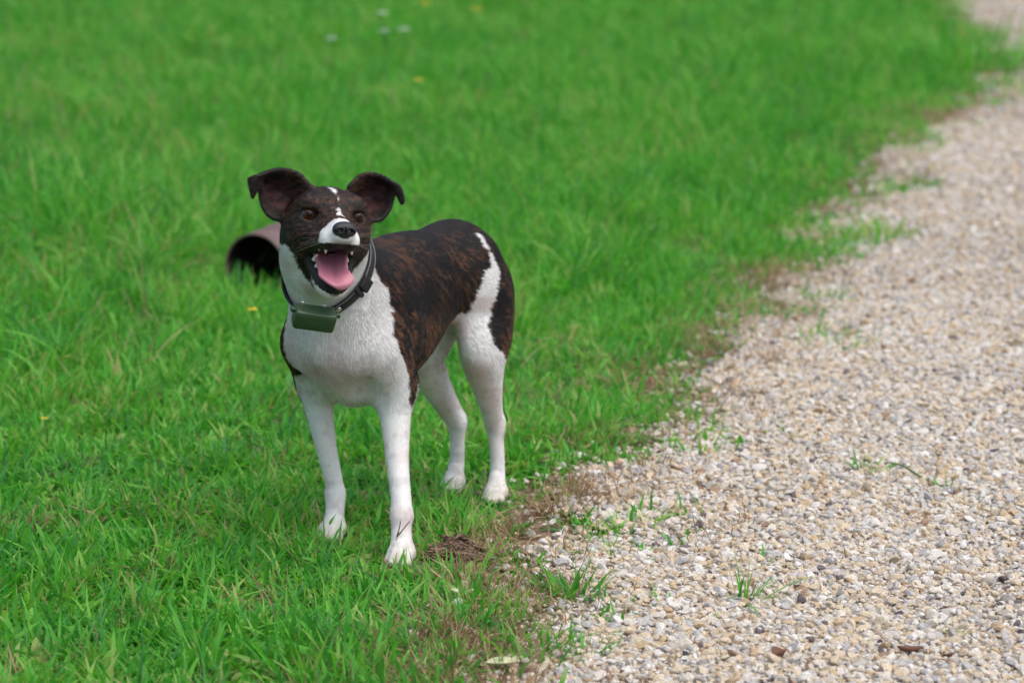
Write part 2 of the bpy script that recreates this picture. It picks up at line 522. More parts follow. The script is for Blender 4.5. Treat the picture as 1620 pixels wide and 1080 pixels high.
    # breast: skin shows pinkish through the thin coat
    br = np.exp(-(((x - .235) / .05) ** 2 + ((y - CY - .012) / .035) ** 2 + ((z - .285) / .028) ** 2))
    C = C * (1 - .35 * br[:, None] * w[:, None] * np.array([.5, .9, 1.0]))
    # sheath and inner flank are pink skin
    sh = np.exp(-(((x + .030) / .020) ** 2 + ((z - .308) / .013) ** 2)) * (np.abs(yc) < .062)
    C = C * (1 - sh[:, None]) + np.array([.62, .30, .27]) * sh[:, None]
    # mouth, lips, eyelids
    near = hm & (hy > -.01) & (hz < -.03)
    i = np.where(near)[0]
    if len(i):
        dr = np.sqrt(np.min(((H[i, None, :] - RIMC[None]) ** 2).sum(-1), 1))
        inner = ((np.abs(hx[i]) < .034) & (hz[i] < -.040) & (N[i] @ (HR[1] * .6 + HR[2] * .8) > .25) & (hz[i] > -.105) & (hy[i] < .085)) | \
                ((np.abs(hx[i]) < .030) & (hz[i] < -.036) & (N[i] @ HR[2] < -.2) & (hy[i] > .02) & (hz[i] > -.062))
        lip = (dr < .0098) & (N[i] @ HR[1] * .7 + N[i] @ HR[2] * .8 > .02)
        inner |= (hy[i] < .03) & (np.abs(hx[i]) < .03) & (hz[i] < -.04) & (N[i] @ HR[1] > .4) & (hz[i] > -.085)
        C[i[inner]] = (.075, .018, .022)
        C[i[lip]] = (.013, .011, .012)
        L[i[inner | lip]] = 0
    lipu = hm & (hy > .03) & (hz < -.0375) & (hz > -.060) & (N @ HR[2] < -.08) & (np.abs(hx) < .040)
    C[lipu] = (.010, .007, .007)
    L[lipu] = 0
    for e in EYE:
        q = (H - e) / np.array([1, 1, .74])
        d = np.linalg.norm(q, axis=1)
        m = d < .0165
        C[m] = C[m] * sstep(.0125, .0165, d[m])[:, None] + .008
        L[d < .0135] = 0
    gm = hm & (hy > .085) & (hz < -.026)
    gk = np.where(gm, sstep(.022, .006, np.abs(hx)) * sstep(-.024, -.040, hz) * (.5 + .5 * vnoise(P * 500, 2)), 0)
    C = C * (1 - .88 * gk[:, None])
    nm = hm & (hy > .1235) & (np.abs(hx) < .006) & (hz > -.028)
    C[nm] = (.014, .014, .015); L[nm] = 0
    # inside of the ears
    tow = HR[1] * .8 + HR[0] * 0
    for k, g in EAR_PTS.items():
        nu, nv = g.shape[:2]
        G = g.reshape(-1, 3)
        near = np.where(np.linalg.norm(P - G.mean(0), axis=1) < .075)[0]
        if not len(near): continue
        for j0 in range(0, len(near), 6000):
            i = near[j0:j0 + 6000]
            dd = ((P[i, None, :] - G[None]) ** 2).sum(-1)
            a = dd.argmin(1); dm = np.sqrt(dd[np.arange(len(i)), a])
            u, v = (a // nv) / (nu - 1), (a % nv) / (nv - 1)
            ins = (dm < .0065) & (N[i] @ tow > .05) & (u < .60)
            s = sstep(.08, .30, v) * sstep(.98, .74, v) * sstep(.60, .40, u) * (.25 + .75 * sstep(.3, .7, fbm(P[i] * np.array([60, 60, 200]), 2, 3)))
            C[i] = np.where(ins[:, None], C[i] * (1 - s)[:, None] + np.array([.075, .031, .030]) * s[:, None], C[i])
            L[i] = np.where(ins & (s > .3), 0.0, np.where(dm < .0065, .0035, L[i]))
    return C, L

DC, DL = coat(DV, DN)

# ------------------------------------------------------------------ dog: body, fur, face
coat_mat = material('coat', (.5, .5, .5), .55, .35)
_a = nd(coat_mat, 'ShaderNodeAttribute', attribute_name='coat')
_n = nd(coat_mat, 'ShaderNodeTexNoise'); _n.inputs['Scale'].default_value = 900
_bp = nd(coat_mat, 'ShaderNodeBump'); _bp.inputs['Strength'].default_value = .25; _bp.inputs['Distance'].default_value = .001
lk(coat_mat, _a.outputs['Color'], bsdf(coat_mat).inputs['Base Color'])
lk(coat_mat, _n.outputs[0], _bp.inputs['Height']); lk(coat_mat, _bp.outputs[0], bsdf(coat_mat).inputs['Normal'])

dog = empty('dog', DOG_O, math.atan2(DFW[1], DFW[0]))
tag(dog, 'brindle and white dog standing on the grass with its mouth open', 'dog')
def paint(o, C):
    at = o.data.attributes.new('coat', 'FLOAT_COLOR', 'POINT')
    at.data.foreach_set('color', np.concatenate([C, np.ones((len(C), 1))], 1).astype(np.float32).ravel())
def fast_mesh(name, V, Fq, mat, parent):
    me = bpy.data.meshes.new(name)
    me.vertices.add(len(V)); me.vertices.foreach_set('co', V.astype(np.float32).ravel())
    me.loops.add(Fq.size); me.loops.foreach_set('vertex_index', Fq.astype(np.int32).ravel())
    me.polygons.add(len(Fq))
    me.polygons.foreach_set('loop_start', np.arange(0, Fq.size, Fq.shape[1], dtype=np.int32))
    me.polygons.foreach_set('use_smooth', np.ones(len(Fq), bool))
    me.update(calc_edges=True); me.validate()
    me.materials.append(mat)
    o = bpy.data.objects.new(name, me); col.objects.link(o)
    if parent: o.parent = parent
    return o
body = fast_mesh('body', DV, DF, coat_mat, dog)
paint(body, DC)
DOG_BVH = BVHTree.FromPolygons([tuple(v) for v in DV], [tuple(map(int, f)) for f in DF])

# fur: short strands that lie along the body
tri = np.concatenate([DF[:, [0, 1, 2]], DF[:, [0, 2, 3]]])
area = .5 * np.linalg.norm(np.cross(DV[tri[:, 1]] - DV[tri[:, 0]], DV[tri[:, 2]] - DV[tri[:, 0]]), axis=1)
NF = 300000
wgt = area * np.where(to_head(DV[tri[:, 0]])[:, 2] > -.13, 2.0, 1.0)
ti = rng.choice(len(tri), NF, p=wgt / wgt.sum())
bc = rng.dirichlet((1, 1, 1), NF)
FP = (DV[tri[ti]] * bc[:, :, None]).sum(1)
FN = (DN[tri[ti]] * bc[:, :, None]).sum(1); FN /= np.linalg.norm(FN, axis=1)[:, None]
FC, FL = coat(FP, FN)
FL = np.minimum(FL, (DL[tri[ti]] * bc).sum(1) + .0005)
keep = (FL > .0015) & (FP[:, 2] > .012)
FP, FN, FC, FL = FP[keep], FN[keep], FC[keep], FL[keep]
NF = len(FP)
FH = to_head(FP)
flow = np.tile(np.array([-1., 0, -.45]), (NF, 1))
leg = sstep(.30, .20, FP[:, 2])[:, None]
flow = flow * (1 - leg) + leg * np.array([-.15, 0, -1.0])
chest = (sstep(.17, .24, FP[:, 0]) * sstep(.24, .30, FP[:, 2]))[:, None]
sw = (fbm(FP * 24, 2, 8) - .5)[:, None]
flow = flow * (1 - chest) + chest * (np.array([-.05, 0, -1.0]) + np.array([0, 1.6, 0]) * sw + np.array([0, 5.0, 0]) * (FP[:, 1] - CY)[:, None])
hd = FP - Hp((0, .115, -.015)); hd /= np.linalg.norm(hd, axis=1)[:, None]
hwt = sstep(-.12, -.07, FH[:, 2])[:, None] * sstep(-.09, -.05, FH[:, 1])[:, None]
flow = flow * (1 - hwt) + hwt * hd
flow += rng.normal(0, .12, (NF, 3))
flow -= (flow * FN).sum(1)[:, None] * FN
flow /= np.maximum(np.linalg.norm(flow, axis=1), 1e-6)[:, None]
ln = (FL * rng.uniform(.65, 1.25, NF))[:, None]
lift = rng.uniform(.10, .26, NF)[:, None]
p0 = FP - FN * .0006
p1 = FP + flow * ln * .45 + FN * ln * lift * .75
p2 = FP + flow * ln + FN * ln * lift * .95
# whiskers
wk = []
for s in (1, -1):
    for j in range(6):
        b = np.array((s * (.018 + .009 * rng.random()), .085 + .022 * rng.random(), -.024 - .014 * rng.random()))
        L_ = rng.uniform(.03, .055)
        d = np.array((s * 1.0, rng.uniform(-.5, .1), rng.uniform(-.55, .35))); d /= np.linalg.norm(d)
        wk.append([Hp(b), Hp(b + d * L_ * .5), Hp(b + d * L_ + np.array((0, -.006, -.004)))])
wk = np.array(wk)
PTS = np.concatenate([np.stack([p0, p1, p2], 1), wk]).astype(np.float32)
rad = np.tile(np.array([.00026, .00022, .00005], np.float32), (len(PTS), 1))
rad[NF:] = (.00013, .00010, .00004)
rad[:NF] *= np.clip(FL / .006, .62, 1.1)[:, None]
FCOL = FC * rng.uniform(.78, 1.18, (NF, 1))
FCOL = np.concatenate([FCOL, np.tile([.30, .28, .26], (len(wk), 1))])
hc = bpy.data.hair_curves.new('fur')
hc.add_curves([3] * len(PTS))
hc.attributes['position'].data.foreach_set('vector', PTS.reshape(-1))
ra = hc.attributes.get('radius') or hc.attributes.new('radius', 'FLOAT', 'POINT')
ra.data.foreach_set('value', rad.reshape(-1))
ca_ = hc.attributes.new('coat', 'FLOAT_COLOR', 'CURVE')
ca_.data.foreach_set('color', np.concatenate([FCOL, np.ones((len(FCOL), 1))], 1).astype(np.float32).ravel())
fur_mat = material('fur', (.5, .5, .5), .45, .36)
_a = nd(fur_mat, 'ShaderNodeAttribute', attribute_name='coat')
lk(fur_mat, _a.outputs['Color'], bsdf(fur_mat).inputs['Base Color'])
hc.materials.append(fur_mat)
fur = bpy.data.objects.new('fur', hc); col.objects.link(fur); fur.parent = dog

def new_field(lo, hi, vox):
    global G0, G1, GN, FIELD, VOX
    G0, G1, VOX = np.asarray(lo, float), np.asarray(hi, float), vox
    GN = np.ceil((G1 - G0) / VOX).astype(int)
    FIELD = np.full(GN, 1.0, np.float32)
def sheet(g, th, k=.003):
    """thicken a grid of points into the current field"""
    pts = g.reshape(-1, 3).astype(np.float32)
    sl, ax = region(pts.min(0) - .008, pts.max(0) + .008)
    q = np.stack(np.meshgrid(*ax, indexing='ij'), -1).reshape(-1, 3)
    d = np.empty(len(q), np.float32)
    for i in range(0, len(q), 4000):
        c = q[i:i + 4000]
        dd = (c ** 2).sum(1)[:, None] + (pts ** 2).sum(1)[None] - 2 * c @ pts.T
        d[i:i + 4000] = np.sqrt(np.maximum(dd.min(1), 0)) - th
    FIELD[sl] = smin(FIELD[sl], d.reshape(FIELD[sl].shape), k)

# nose leather
nose_mat = material('nose_leather', (.012, .012, .013), .38, .5)
_v = nd(nose_mat, 'ShaderNodeTexVoronoi'); _v.inputs['Scale'].default_value = 900
_bp = nd(nose_mat, 'ShaderNodeBump'); _bp.inputs['Strength'].default_value = .35; _bp.inputs['Distance'].default_value = .0006
lk(nose_mat, _v.outputs[0], _bp.inputs['Height']); lk(nose_mat, _bp.outputs[0], bsdf(nose_mat).inputs['Normal'])
NOSE = np.array((.0, .1255, -.0160))
c_ = Hp(NOSE)
new_field(c_ - .03, c_ + .03, .0008)
NK = .96
def nell(o, r, k, sub=False): hell(NOSE + np.array(o) * NK, np.array(r) * NK, k, sub)
nell((0, .002, .0025), (.0165, .0125, .0100), .006)
nell((0, .001, -.0065), (.0105, .0100, .0090), .006)
for s in (1, -1):
    nell((s * .0095, .004, -.001), (.0085, .0085, .0085), .004)
    nell((s * .0082, .0125, -.0015), (.0036, .0060, .0030), .0015, True)
    nell((s * .0140, .0105, -.0030), (.0050, .0045, .0013), .001, True)
nell((0, .0145, -.006), (.0009, .006, .009), .001, True)
V_, F_ = surface_nets(FIELD, G0, VOX)
fast_mesh('nose', relax(V_, F_, 1), F_, nose_mat, dog)

# tongue
tongue_mat = material('tongue', (.50, .185, .235), .36, .5)
bsdf(tongue_mat).inputs['Subsurface Weight'].default_value = .25
bsdf(tongue_mat).inputs['Subsurface Radius'].default_value = (.006, .002, .002)
_n = nd(tongue_mat, 'ShaderNodeTexNoise'); _n.inputs['Scale'].default_value = 350
_bp = nd(tongue_mat, 'ShaderNodeBump'); _bp.inputs['Strength'].default_value = .25; _bp.inputs['Distance'].default_value = .001
lk(tongue_mat, _n.outputs[0], _bp.inputs['Height']); lk(tongue_mat, _bp.outputs[0], bsdf(tongue_mat).inputs['Normal'])
TONGUE = [[(501, 397, .038), (512, 402, .035), (523, 404, .032), (534, 402, .035), (546, 397, .038)],
          [(503, 412, .058), (514, 417, .055), (525, 420, .051), (536, 417, .055), (547, 412, .058)],
          [(506, 426, .077), (516, 431, .076), (526, 434, .072), (537, 431, .076), (547, 425, .076)],
          [(507, 435, .090), (517, 441, .092), (528, 444, .091), (540, 441, .093), (552, 433, .088)],
          [(514, 442, .096), (522, 448, .099), (532, 452, .100), (545, 449, .099), (557, 441, .092)],
          [(526, 448, .098), (530, 451, .099), (537, 456, .099), (546, 454, .098), (553, 449, .096)]]
g = np.array([[Vp(*q) for q in r] for r in TONGUE])
g = catmull(catmull(g, 50).transpose(1, 0, 2), 50).transpose(1, 0, 2)
new_field(g.reshape(-1, 3).min(0) - .012, g.reshape(-1, 3).max(0) + .012, .0011)
sheet(g, .0030)
V_, F_ = surface_nets(FIELD, G0, VOX)
fast_mesh('tongue', relax(V_, F_, 2), F_, tongue_mat, dog)

# teeth
tooth_mat = material('tooth', (.72, .66, .50), .30, .5)
def tooth(base, d, h, r):
    d = np.asarray(d, float); d /= np.linalg.norm(d)
    a = np.cross(d, (0.3, 1, .2)); a /= np.linalg.norm(a); b = np.cross(d, a)
    V = []; Fc = []
    prof = [(0, 1.0), (.35, 1.0), (.7, .72), (.92, .36), (1.0, .05)]
    for t, q in prof:
        for k in range(8):
            V.append(Hp(base + d * t * h + (a * math.cos(k * math.pi / 4) + b * math.sin(k * math.pi / 4) * .75) * r * q))
    for i in range(4):
        for k in range(8): Fc.append((i * 8 + k, i * 8 + (k + 1) % 8, i * 8 + 8 + (k + 1) % 8, i * 8 + 8 + k))
    Fc.append(tuple(range(32, 40)))
    mesh_obj('tooth', V, Fc, tooth_mat, dog)
jn = np.array((0, .64, .77))
for s in (1, -1):
    rc_ = catmull([[s * p[0], p[1], p[2]] for p, r in RIM], 60)
    for t, h, r in ((12, .013, .0052), (17, .017, .0064), (23, .017, .0060), (28.5, .014, .0048), (33, .011, .0038), (46, .016, .0032), (51, .007, .0022), (55, .007, .0022), (58, .007, .0022)):
        p = rc_[int(t)]
        tooth(p + np.array((-s * .0060 * (1 - t / 75), -.004 * (t / 60), .001)), jn + (-s * .12, 0, 0), h, r)
    tooth(np.array((s * .0185, .098, -.0370)), (s * .05, .12, -1), .0145, .0030)
    for j in range(3): tooth(np.array((s * (.0025 + .005 * j), .1035 - .0015 * j, -.0385)), (0, .1, -1), .0048, .0022)
    for j in range(3): tooth(np.array((s * (.024 + .003 * j), .078 - .016 * j, -.038)), (0, 0, -1), .0095, .0036)

# eyes
eye_mat = material('eye', (.02, .01, .008), .05, .35)
_a = nd(eye_mat, 'ShaderNodeAttribute', attribute_name='coat')
lk(eye_mat, _a.outputs['Color'], bsdf(eye_mat).inputs['Base Color'])
bsdf(eye_mat).inputs['Coat Weight'].default_value = .0
bsdf(eye_mat).inputs['Coat Roughness'].default_value = .02
for e in EYE:
    s = 1 if e[0] > 0 else -1
    c = e + np.array((-s * .0005, -.0072, 0))
    gz = np.array((.03 + s * .20, 1, .02)); gz /= np.linalg.norm(gz)
    V = []; Fc = []; Cc = []
    a = np.cross(gz, (0, 0, 1)); a /= np.linalg.norm(a); b = np.cross(a, gz)
    nr, ns = 26, 32
    for i in range(nr):
        th = math.pi * (.001 + i / (nr - 1) * .7)
        bul = 1.0 + .05 * math.exp(-(th / .45) ** 2)
        for k in range(ns):
            ph = 2 * math.pi * k / ns
            d = gz * math.cos(th) + (a * math.cos(ph) + b * math.sin(ph)) * math.sin(th)
            V.append(Hp(c + d * .0122 * bul))
            q = math.degrees(th)
            if q < 21: cc = (.003, .003, .004)
            elif q < 40: cc = (.085 - .03 * (k * 7 % 5) / 5, .030 - .010 * (k * 7 % 5) / 5, .010)
            elif q < 45: cc = (.02, .010, .008)
            else: cc = (.10, .07, .06)
            Cc.append(cc)
    for i in range(nr - 1):
        for k in range(ns): Fc.append((i * ns + k, i * ns + (k + 1) % ns, i * ns + ns + (k + 1) % ns, i * ns + ns + k))
    o = mesh_obj('eye', V, Fc, eye_mat, dog)
    paint(o, np.array(Cc))
# claws
claw_mat = material('claw', (.20, .13, .12), .35, .5)
for p, d, h in CLAWS:
    d = d / np.linalg.norm(d)
    a = np.cross(d, (0, 0, 1)); a /= np.linalg.norm(a); b = np.cross(a, d)
    V = []; Fc = []
    for t, q in ((-.3, 1), (.2, .95), (.6, .7), (.9, .35), (1, .05)):
        for k in range(6):
            V.append(p + d * t * h - DUP * t * t * .0025 + (a * math.cos(k * math.pi / 3) + b * math.sin(k * math.pi / 3)) * .0026 * q)
    for i in range(4):
        for k in range(6): Fc.append((i * 6 + k, i * 6 + (k + 1) % 6, i * 6 + 6 + (k + 1) % 6, i * 6 + 6 + k))
    Fc.append(tuple(range(24, 30)))
    mesh_obj('claw', V, Fc, claw_mat, dog)

# ------------------------------------------------------------------ tracking collar (its own thing, lies round the neck)
strap_mat = material('black_webbing', (.012, .012, .014), .55, .4)
_w = nd(strap_mat, 'ShaderNodeTexWave'); _w.inputs['Scale'].default_value = 260
_bp = nd(strap_mat, 'ShaderNodeBump'); _bp.inputs['Strength'].default_value = .3; _bp.inputs['Distance'].default_value = .0006
lk(strap_mat, _w.outputs[0], _bp.inputs['Height']); lk(strap_mat, _bp.outputs[0], bsdf(strap_mat).inputs['Normal'])
thread_mat = material('grey_thread', (.42, .42, .44), .7, .3)
green_mat = material('olive_plastic', (.028, .062, .024), .42, .5)
_n = nd(green_mat, 'ShaderNodeTexNoise'); _n.inputs['Scale'].default_value = 1500
_bp = nd(green_mat, 'ShaderNodeBump'); _bp.inputs['Strength'].default_value = .12; _bp.inputs['Distance'].default_value = .0005
lk(green_mat, _n.outputs[0], _bp.inputs['Height']); lk(green_mat, _bp.outputs[0], bsdf(green_mat).inputs['Normal'])
steel_mat = material('rivet_metal', (.60, .58, .54), .3, .5); bsdf(steel_mat).inputs['Metallic'].default_value = 1.0

FB = np.array((.294, -.012, .386)); NA = np.array((.212, -.016, .500))
CC = (FB + NA) / 2
E1 = (FB - NA) / np.linalg.norm(FB - NA)
E2 = np.array((-.020, .117, .030)); E2 -= (E2 @ E1) * E1; E2 /= np.linalg.norm(E2)
E3 = np.cross(E1, E2)
if E3[2] < 0: E3 = -E3
collar = empty('tracking_collar', to_world(CC), math.atan2(DFW[1], DFW[0]))
tag(collar, 'black stitched strap collar with green plastic tracker box round the neck of the dog', 'collar')
def cp(p): return np.asarray(p) - CC
NS = 96
ring = []
for k in range(NS):
    ph = 2 * math.pi * k / NS
    d = math.cos(ph) * E1 + math.sin(ph) * E2
    hit = DOG_BVH.ray_cast(Vector(CC + d * .16), Vector(-d))
    r = np.linalg.norm(np.array(hit[0]) - CC) if hit[0] is not None else .08
    ring.append(r)
ring = np.array(ring)
ring = np.minimum(ring, .080)
for _ in range(6): ring = (ring + np.roll(ring, 1) + np.roll(ring, -1)) / 3
ring = ring + .0030
def ringp(ph, off=0.0, w=0.0):
    k = (ph / (2 * math.pi) * NS) % NS
    i = int(k); f = k - i
    r = ring[i % NS] * (1 - f) + ring[(i + 1) % NS] * f
    return CC + (math.cos(ph) * E1 + math.sin(ph) * E2) * (r + off) + E3 * w
V = []; Fc = []
WS = .0098
sec = [(0, -WS), (.0014, -WS * 1.04), (.0030, -WS * .96), (.0032, 0), (.0030, WS * .96), (.0014, WS * 1.04), (0, WS), (-.0002, 0)]
for k in range(NS):
    for o_, w_ in sec: V.append(cp(ringp(2 * math.pi * k / NS, o_, w_)))
for k in range(NS):
    for j in range(8): Fc.append((k * 8 + j, k * 8 + (j + 1) % 8, ((k + 1) % NS) * 8 + (j + 1) % 8, ((k + 1) % NS) * 8 + j))
strap = mesh_obj('strap', V, Fc, strap_mat, collar)
V = []; Fc = []                                             # two rows of stitches, one mesh, part of the strap
for w_ in (-.0076, .0076):
    for k in range(150):
        a0, a1 = 2 * math.pi * (k + .2) / 150, 2 * math.pi * (k + .75) / 150
        i = len(V)
        for aa in (a0, a1):
            for o_, dw in ((.0030, -.0005), (.0038, 0), (.0030, .0005)): V.append(cp(ringp(aa, o_, w_ + dw)))
        Fc += [(i, i + 1, i + 4, i + 3), (i + 1, i + 2, i + 5, i + 4)]
tag(mesh_obj('stitching', V, Fc, thread_mat, strap), kind='stuff')
def bevel_box(name, c, axes, size, r, mat, parent, k=0.0):
    """rounded box: superellipsoid-like grid on six sides"""
    me_v, me_f = [], []
    n = 7
    for ax in range(3):
        for sg in (1, -1):
            i0 = len(me_v)
            for i in range(n):
                for j in range(n):
                    q = np.zeros(3)
                    q[ax] = sg
                    tt = lambda t: math.sin((t / (n - 1) - .5) * math.pi) 
                    q[(ax + 1) % 3] = tt(i); q[(ax + 2) % 3] = tt(j)
                    half = np.asarray(size) / 2
                    p = q * half
                    inn = np.clip(p, -(half - r), half - r)
                    dd = p - inn
                    l_ = np.linalg.norm(dd)
                    if l_ > 0: p = inn + dd / l_ * r
                    me_v.append(cp(c + p @ axes))
            for i in range(n - 1):
                for j in range(n - 1):
                    f = (i0 + i * n + j, i0 + (i + 1) * n + j, i0 + (i + 1) * n + j + 1, i0 + i * n + j + 1)
                    me_f.append(f if sg > 0 else f[::-1])
    return mesh_obj(name, me_v, me_f, mat, parent)
# the box hangs at the throat, facing forward and a little up
BXA = math.radians(-9)
bc_ = Vp(497, 503, .048)
rt_ = (_rt @ DR.T); tw_ = (_tw @ DR.T); up_ = np.cross(tw_, rt_); up_ = up_ if up_[2] > 0 else -up_
ax_r = math.cos(BXA) * rt_ + math.sin(BXA) * up_
nr_ = np.cross(ax_r, up_); nr_ = nr_ if nr_ @ tw_ > 0 else -nr_
ax_r = ax_r - .22 * tw_; ax_r /= np.linalg.norm(ax_r)
tilt = .55
ax_f = nr_ * math.cos(tilt) - up_ * math.sin(tilt)
ax_f -= (ax_f @ ax_r) * ax_r; ax_f /= np.linalg.norm(ax_f)
ax_u = np.cross(ax_r, ax_f); ax_u = ax_u if ax_u[2] > 0 else -ax_u
AX = np.stack([ax_r, ax_f, ax_u])
box = bevel_box('tracker_box', bc_, AX, (.062, .028, .031), .0055, green_mat, collar)
bevel_box('top_plate', bc_ + ax_u * .0150, AX, (.046, .019, .0020), .0009, green_mat, box)
bevel_box('logo_panel', bc_ + ax_f * .0136 - ax_u * .002, AX, (.020, .0010, .0030), .0004, green_mat, box)
for j in range(5):
    bevel_box('embossed_mark', bc_ + ax_r * (-.014 + .0032 * j) + ax_u * .0163 + ax_f * .002, AX, (.0022, .0030, .0008), .0003, green_mat, box)
bevel_box('power_button', bc_ + ax_r * .012 + ax_u * .0163 + ax_f * .001, AX, (.013, .0080, .0012), .0005, green_mat, box)
for s in (1, -1):
    bevel_box('mounting_lug', bc_ + ax_r * s * .031 + ax_u * .009 - ax_f * .003, AX, (.012, .010, .007), .002, green_mat, collar)
def disc(name, c, n, r, h, mat, parent):
    n = n / np.linalg.norm(n)
    a = np.cross(n, (.2, .3, 1)); a /= np.linalg.norm(a); b = np.cross(n, a)
    V = []; Fc = []
    for q, t in ((1, -.6), (1, .4), (.8, .85), (.35, 1.0)):
        for k in range(14): V.append(cp(c + n * h * t + (a * math.cos(k * math.pi / 7) + b * math.sin(k * math.pi / 7)) * r * q))
    for i in range(3):
        for k in range(14): Fc.append((i * 14 + k, i * 14 + (k + 1) % 14, i * 14 + 14 + (k + 1) % 14, i * 14 + 14 + k))
    Fc.append(tuple(range(42, 56)))
    return mesh_obj(name, V, Fc, mat, parent)
for ph in (.52, -.52):
    p = ringp(ph, .0032); n = math.cos(ph) * E1 + math.sin(ph) * E2
    disc('rivet', p, n, .0042, .0016, steel_mat, collar)
for q in (-.020, .012):
    disc('contact_screw', bc_ + ax_r * q + ax_u * .016 - ax_f * .010, ax_u, .0028, .004, steel_mat, collar)
# buckle high on the near side of the neck
ph = 1.28
d_ = math.cos(ph) * E1 + math.sin(ph) * E2
t_ = -math.sin(ph) * E1 + math.cos(ph) * E2
bevel_box('buckle', ringp(ph, .0055), np.stack([t_, d_, E3]), (.020, .006, .0225), .0022, strap_mat, collar)
bevel_box('keeper_loop', ringp(ph - .22, .0042), np.stack([t_, d_, E3]), (.007, .006, .0220), .0018, strap_mat, collar)
# ------------------------------------------------------------------ ground and path
EDGE_PX = [(735, 1100), (772, 1040), (800, 985), (850, 930), (905, 880), (925, 820), (950, 765), (1010, 722), (1062, 690), (1085, 640), (1105, 600), (1140, 560), (1185, 525),
           (1200, 480), (1235, 420), (1290, 360), (1375, 300), (1400, 258), (1440, 215), (1500, 180), (1560, 150), (1590, 110), (1570, 75), (1530, 50), (1490, 15)]
EDGE = np.array([gnd(*p)[:2] for p in EDGE_PX])
_e0 = EDGE[0] + np.array([-.30, -.62]) * 3.2
_e1 = EDGE[-1] + np.array([.22, 1.0]) * 30
EDGE = np.concatenate([[_e0], EDGE, [_e1]])
def edge_d(x, y):
    """metres from the grass edge, positive on the gravel"""
    d = np.full(np.shape(x), 1e9); s = np.zeros(np.shape(x))
    for (ax, ay), (bx, by) in zip(EDGE[:-1], EDGE[1:]):
        ex, ey = bx - ax, by - ay
        t = np.clip(((x - ax) * ex + (y - ay) * ey) / (ex * ex + ey * ey), 0, 1)
        px, py = x - ax - t * ex, y - ay - t * ey
        q = np.hypot(px, py)
        m = q < d
        d = np.where(m, q, d)
        s = np.where(m, np.sign(px * ey - py * ex), s)
    return d * s
PATH_W = 3.1

soil_mat = material('soil', (.06, .05, .03), .95, .2)
_g = nd(soil_mat, 'ShaderNodeTexCoord')
_n = nd(soil_mat, 'ShaderNodeTexNoise'); _n.inputs['Scale'].default_value = 9; _n.inputs['Detail'].default_value = 8
_r = ramp(soil_mat, [(.30, (.030, .050, .014)), (.5, (.040, .085, .018)), (.68, (.075, .075, .032))])
lk(soil_mat, _g.outputs['Object'], _n.inputs['Vector']); lk(soil_mat, _n.outputs[0], _r.inputs[0])
lk(soil_mat, _r.outputs[0], bsdf(soil_mat).inputs['Base Color'])
_bp = nd(soil_mat, 'ShaderNodeBump'); _bp.inputs['Strength'].default_value = .6; _bp.inputs['Distance'].default_value = .02
lk(soil_mat, _n.outputs[0], _bp.inputs['Height']); lk(soil_mat, _bp.outputs[0], bsdf(soil_mat).inputs['Normal'])
S_ = 150
ground = mesh_obj('ground', [(-S_, -S_, 0), (S_, -S_, 0), (S_, S_, 0), (-S_, S_, 0)], [(0, 1, 2, 3)], soil_mat, smooth=False)
tag(ground, 'grassy soil under the meadow', None, None, 'structure')

path_mat = material('gravel_bed', (.4, .33, .26), .95, .2)
_g = nd(path_mat, 'ShaderNodeTexCoord')
_v = nd(path_mat, 'ShaderNodeTexVoronoi'); _v.inputs['Scale'].default_value = 120
_r = ramp(path_mat, [(.0, (.20, .15, .11)), (.3, (.36, .27, .19)), (.55, (.44, .36, .28)), (.8, (.30, .29, .28)), (1.0, (.50, .47, .43))])
_s = nd(path_mat, 'ShaderNodeSeparateColor')
lk(path_mat, _g.outputs['Object'], _v.inputs['Vector']); lk(path_mat, _v.outputs['Color'], _s.inputs[0]); lk(path_mat, _s.outputs[0], _r.inputs[0])
lk(path_mat, _r.outputs[0], bsdf(path_mat).inputs['Base Color'])
_bp = nd(path_mat, 'ShaderNodeBump'); _bp.inputs['Strength'].default_value = .8; _bp.inputs['Distance'].default_value = .005; _bp.invert = True
lk(path_mat, _v.outputs['Distance'], _bp.inputs['Height']); lk(path_mat, _bp.outputs[0], bsdf(path_mat).inputs['Normal'])
dirt_mat = material('bare_dirt', (.16, .11, .07), .95, .2)
_g = nd(dirt_mat, 'ShaderNodeTexCoord')
_n = nd(dirt_mat, 'ShaderNodeTexNoise'); _n.inputs['Scale'].default_value = 55; _n.inputs['Detail'].default_value = 9
_r = ramp(dirt_mat, [(.32, (.075, .048, .030)), (.52, (.17, .118, .075)), (.7, (.30, .23, .16))])
lk(dirt_mat, _g.outputs['Object'], _n.inputs['Vector']); lk(dirt_mat, _n.outputs[0], _r.inputs[0]); lk(dirt_mat, _r.outputs[0], bsdf(dirt_mat).inputs['Base Color'])
_bp = nd(dirt_mat, 'ShaderNodeBump'); _bp.inputs['Strength'].default_value = .8; _bp.inputs['Distance'].default_value = .01
lk(dirt_mat, _n.outputs[0], _bp.inputs['Height']); lk(dirt_mat, _bp.outputs[0], bsdf(dirt_mat).inputs['Normal'])
dense = np.concatenate([EDGE[:1], catmull(EDGE[1:-1], 160), EDGE[-1:]])
V = []; Fc = []
for i, (x, y) in enumerate(dense):
    wob = .06 * math.sin(i * 2.3) + .05 * math.sin(i * .77) + .04 * math.sin(i * 5.1)
    V += [(x - .16 + wob, y + .04, .004), (x + .30, y - .06, .004)]
for i in range(len(dense) - 1): Fc.append((2 * i, 2 * i + 1, 2 * i + 3, 2 * i + 2))
bare_soil = mesh_obj('bare_soil', V, Fc, dirt_mat, smooth=False)
tag(bare_soil, 'brown bare soil between the grass and the gravel', None, None, 'structure')
V = []; Fc = []
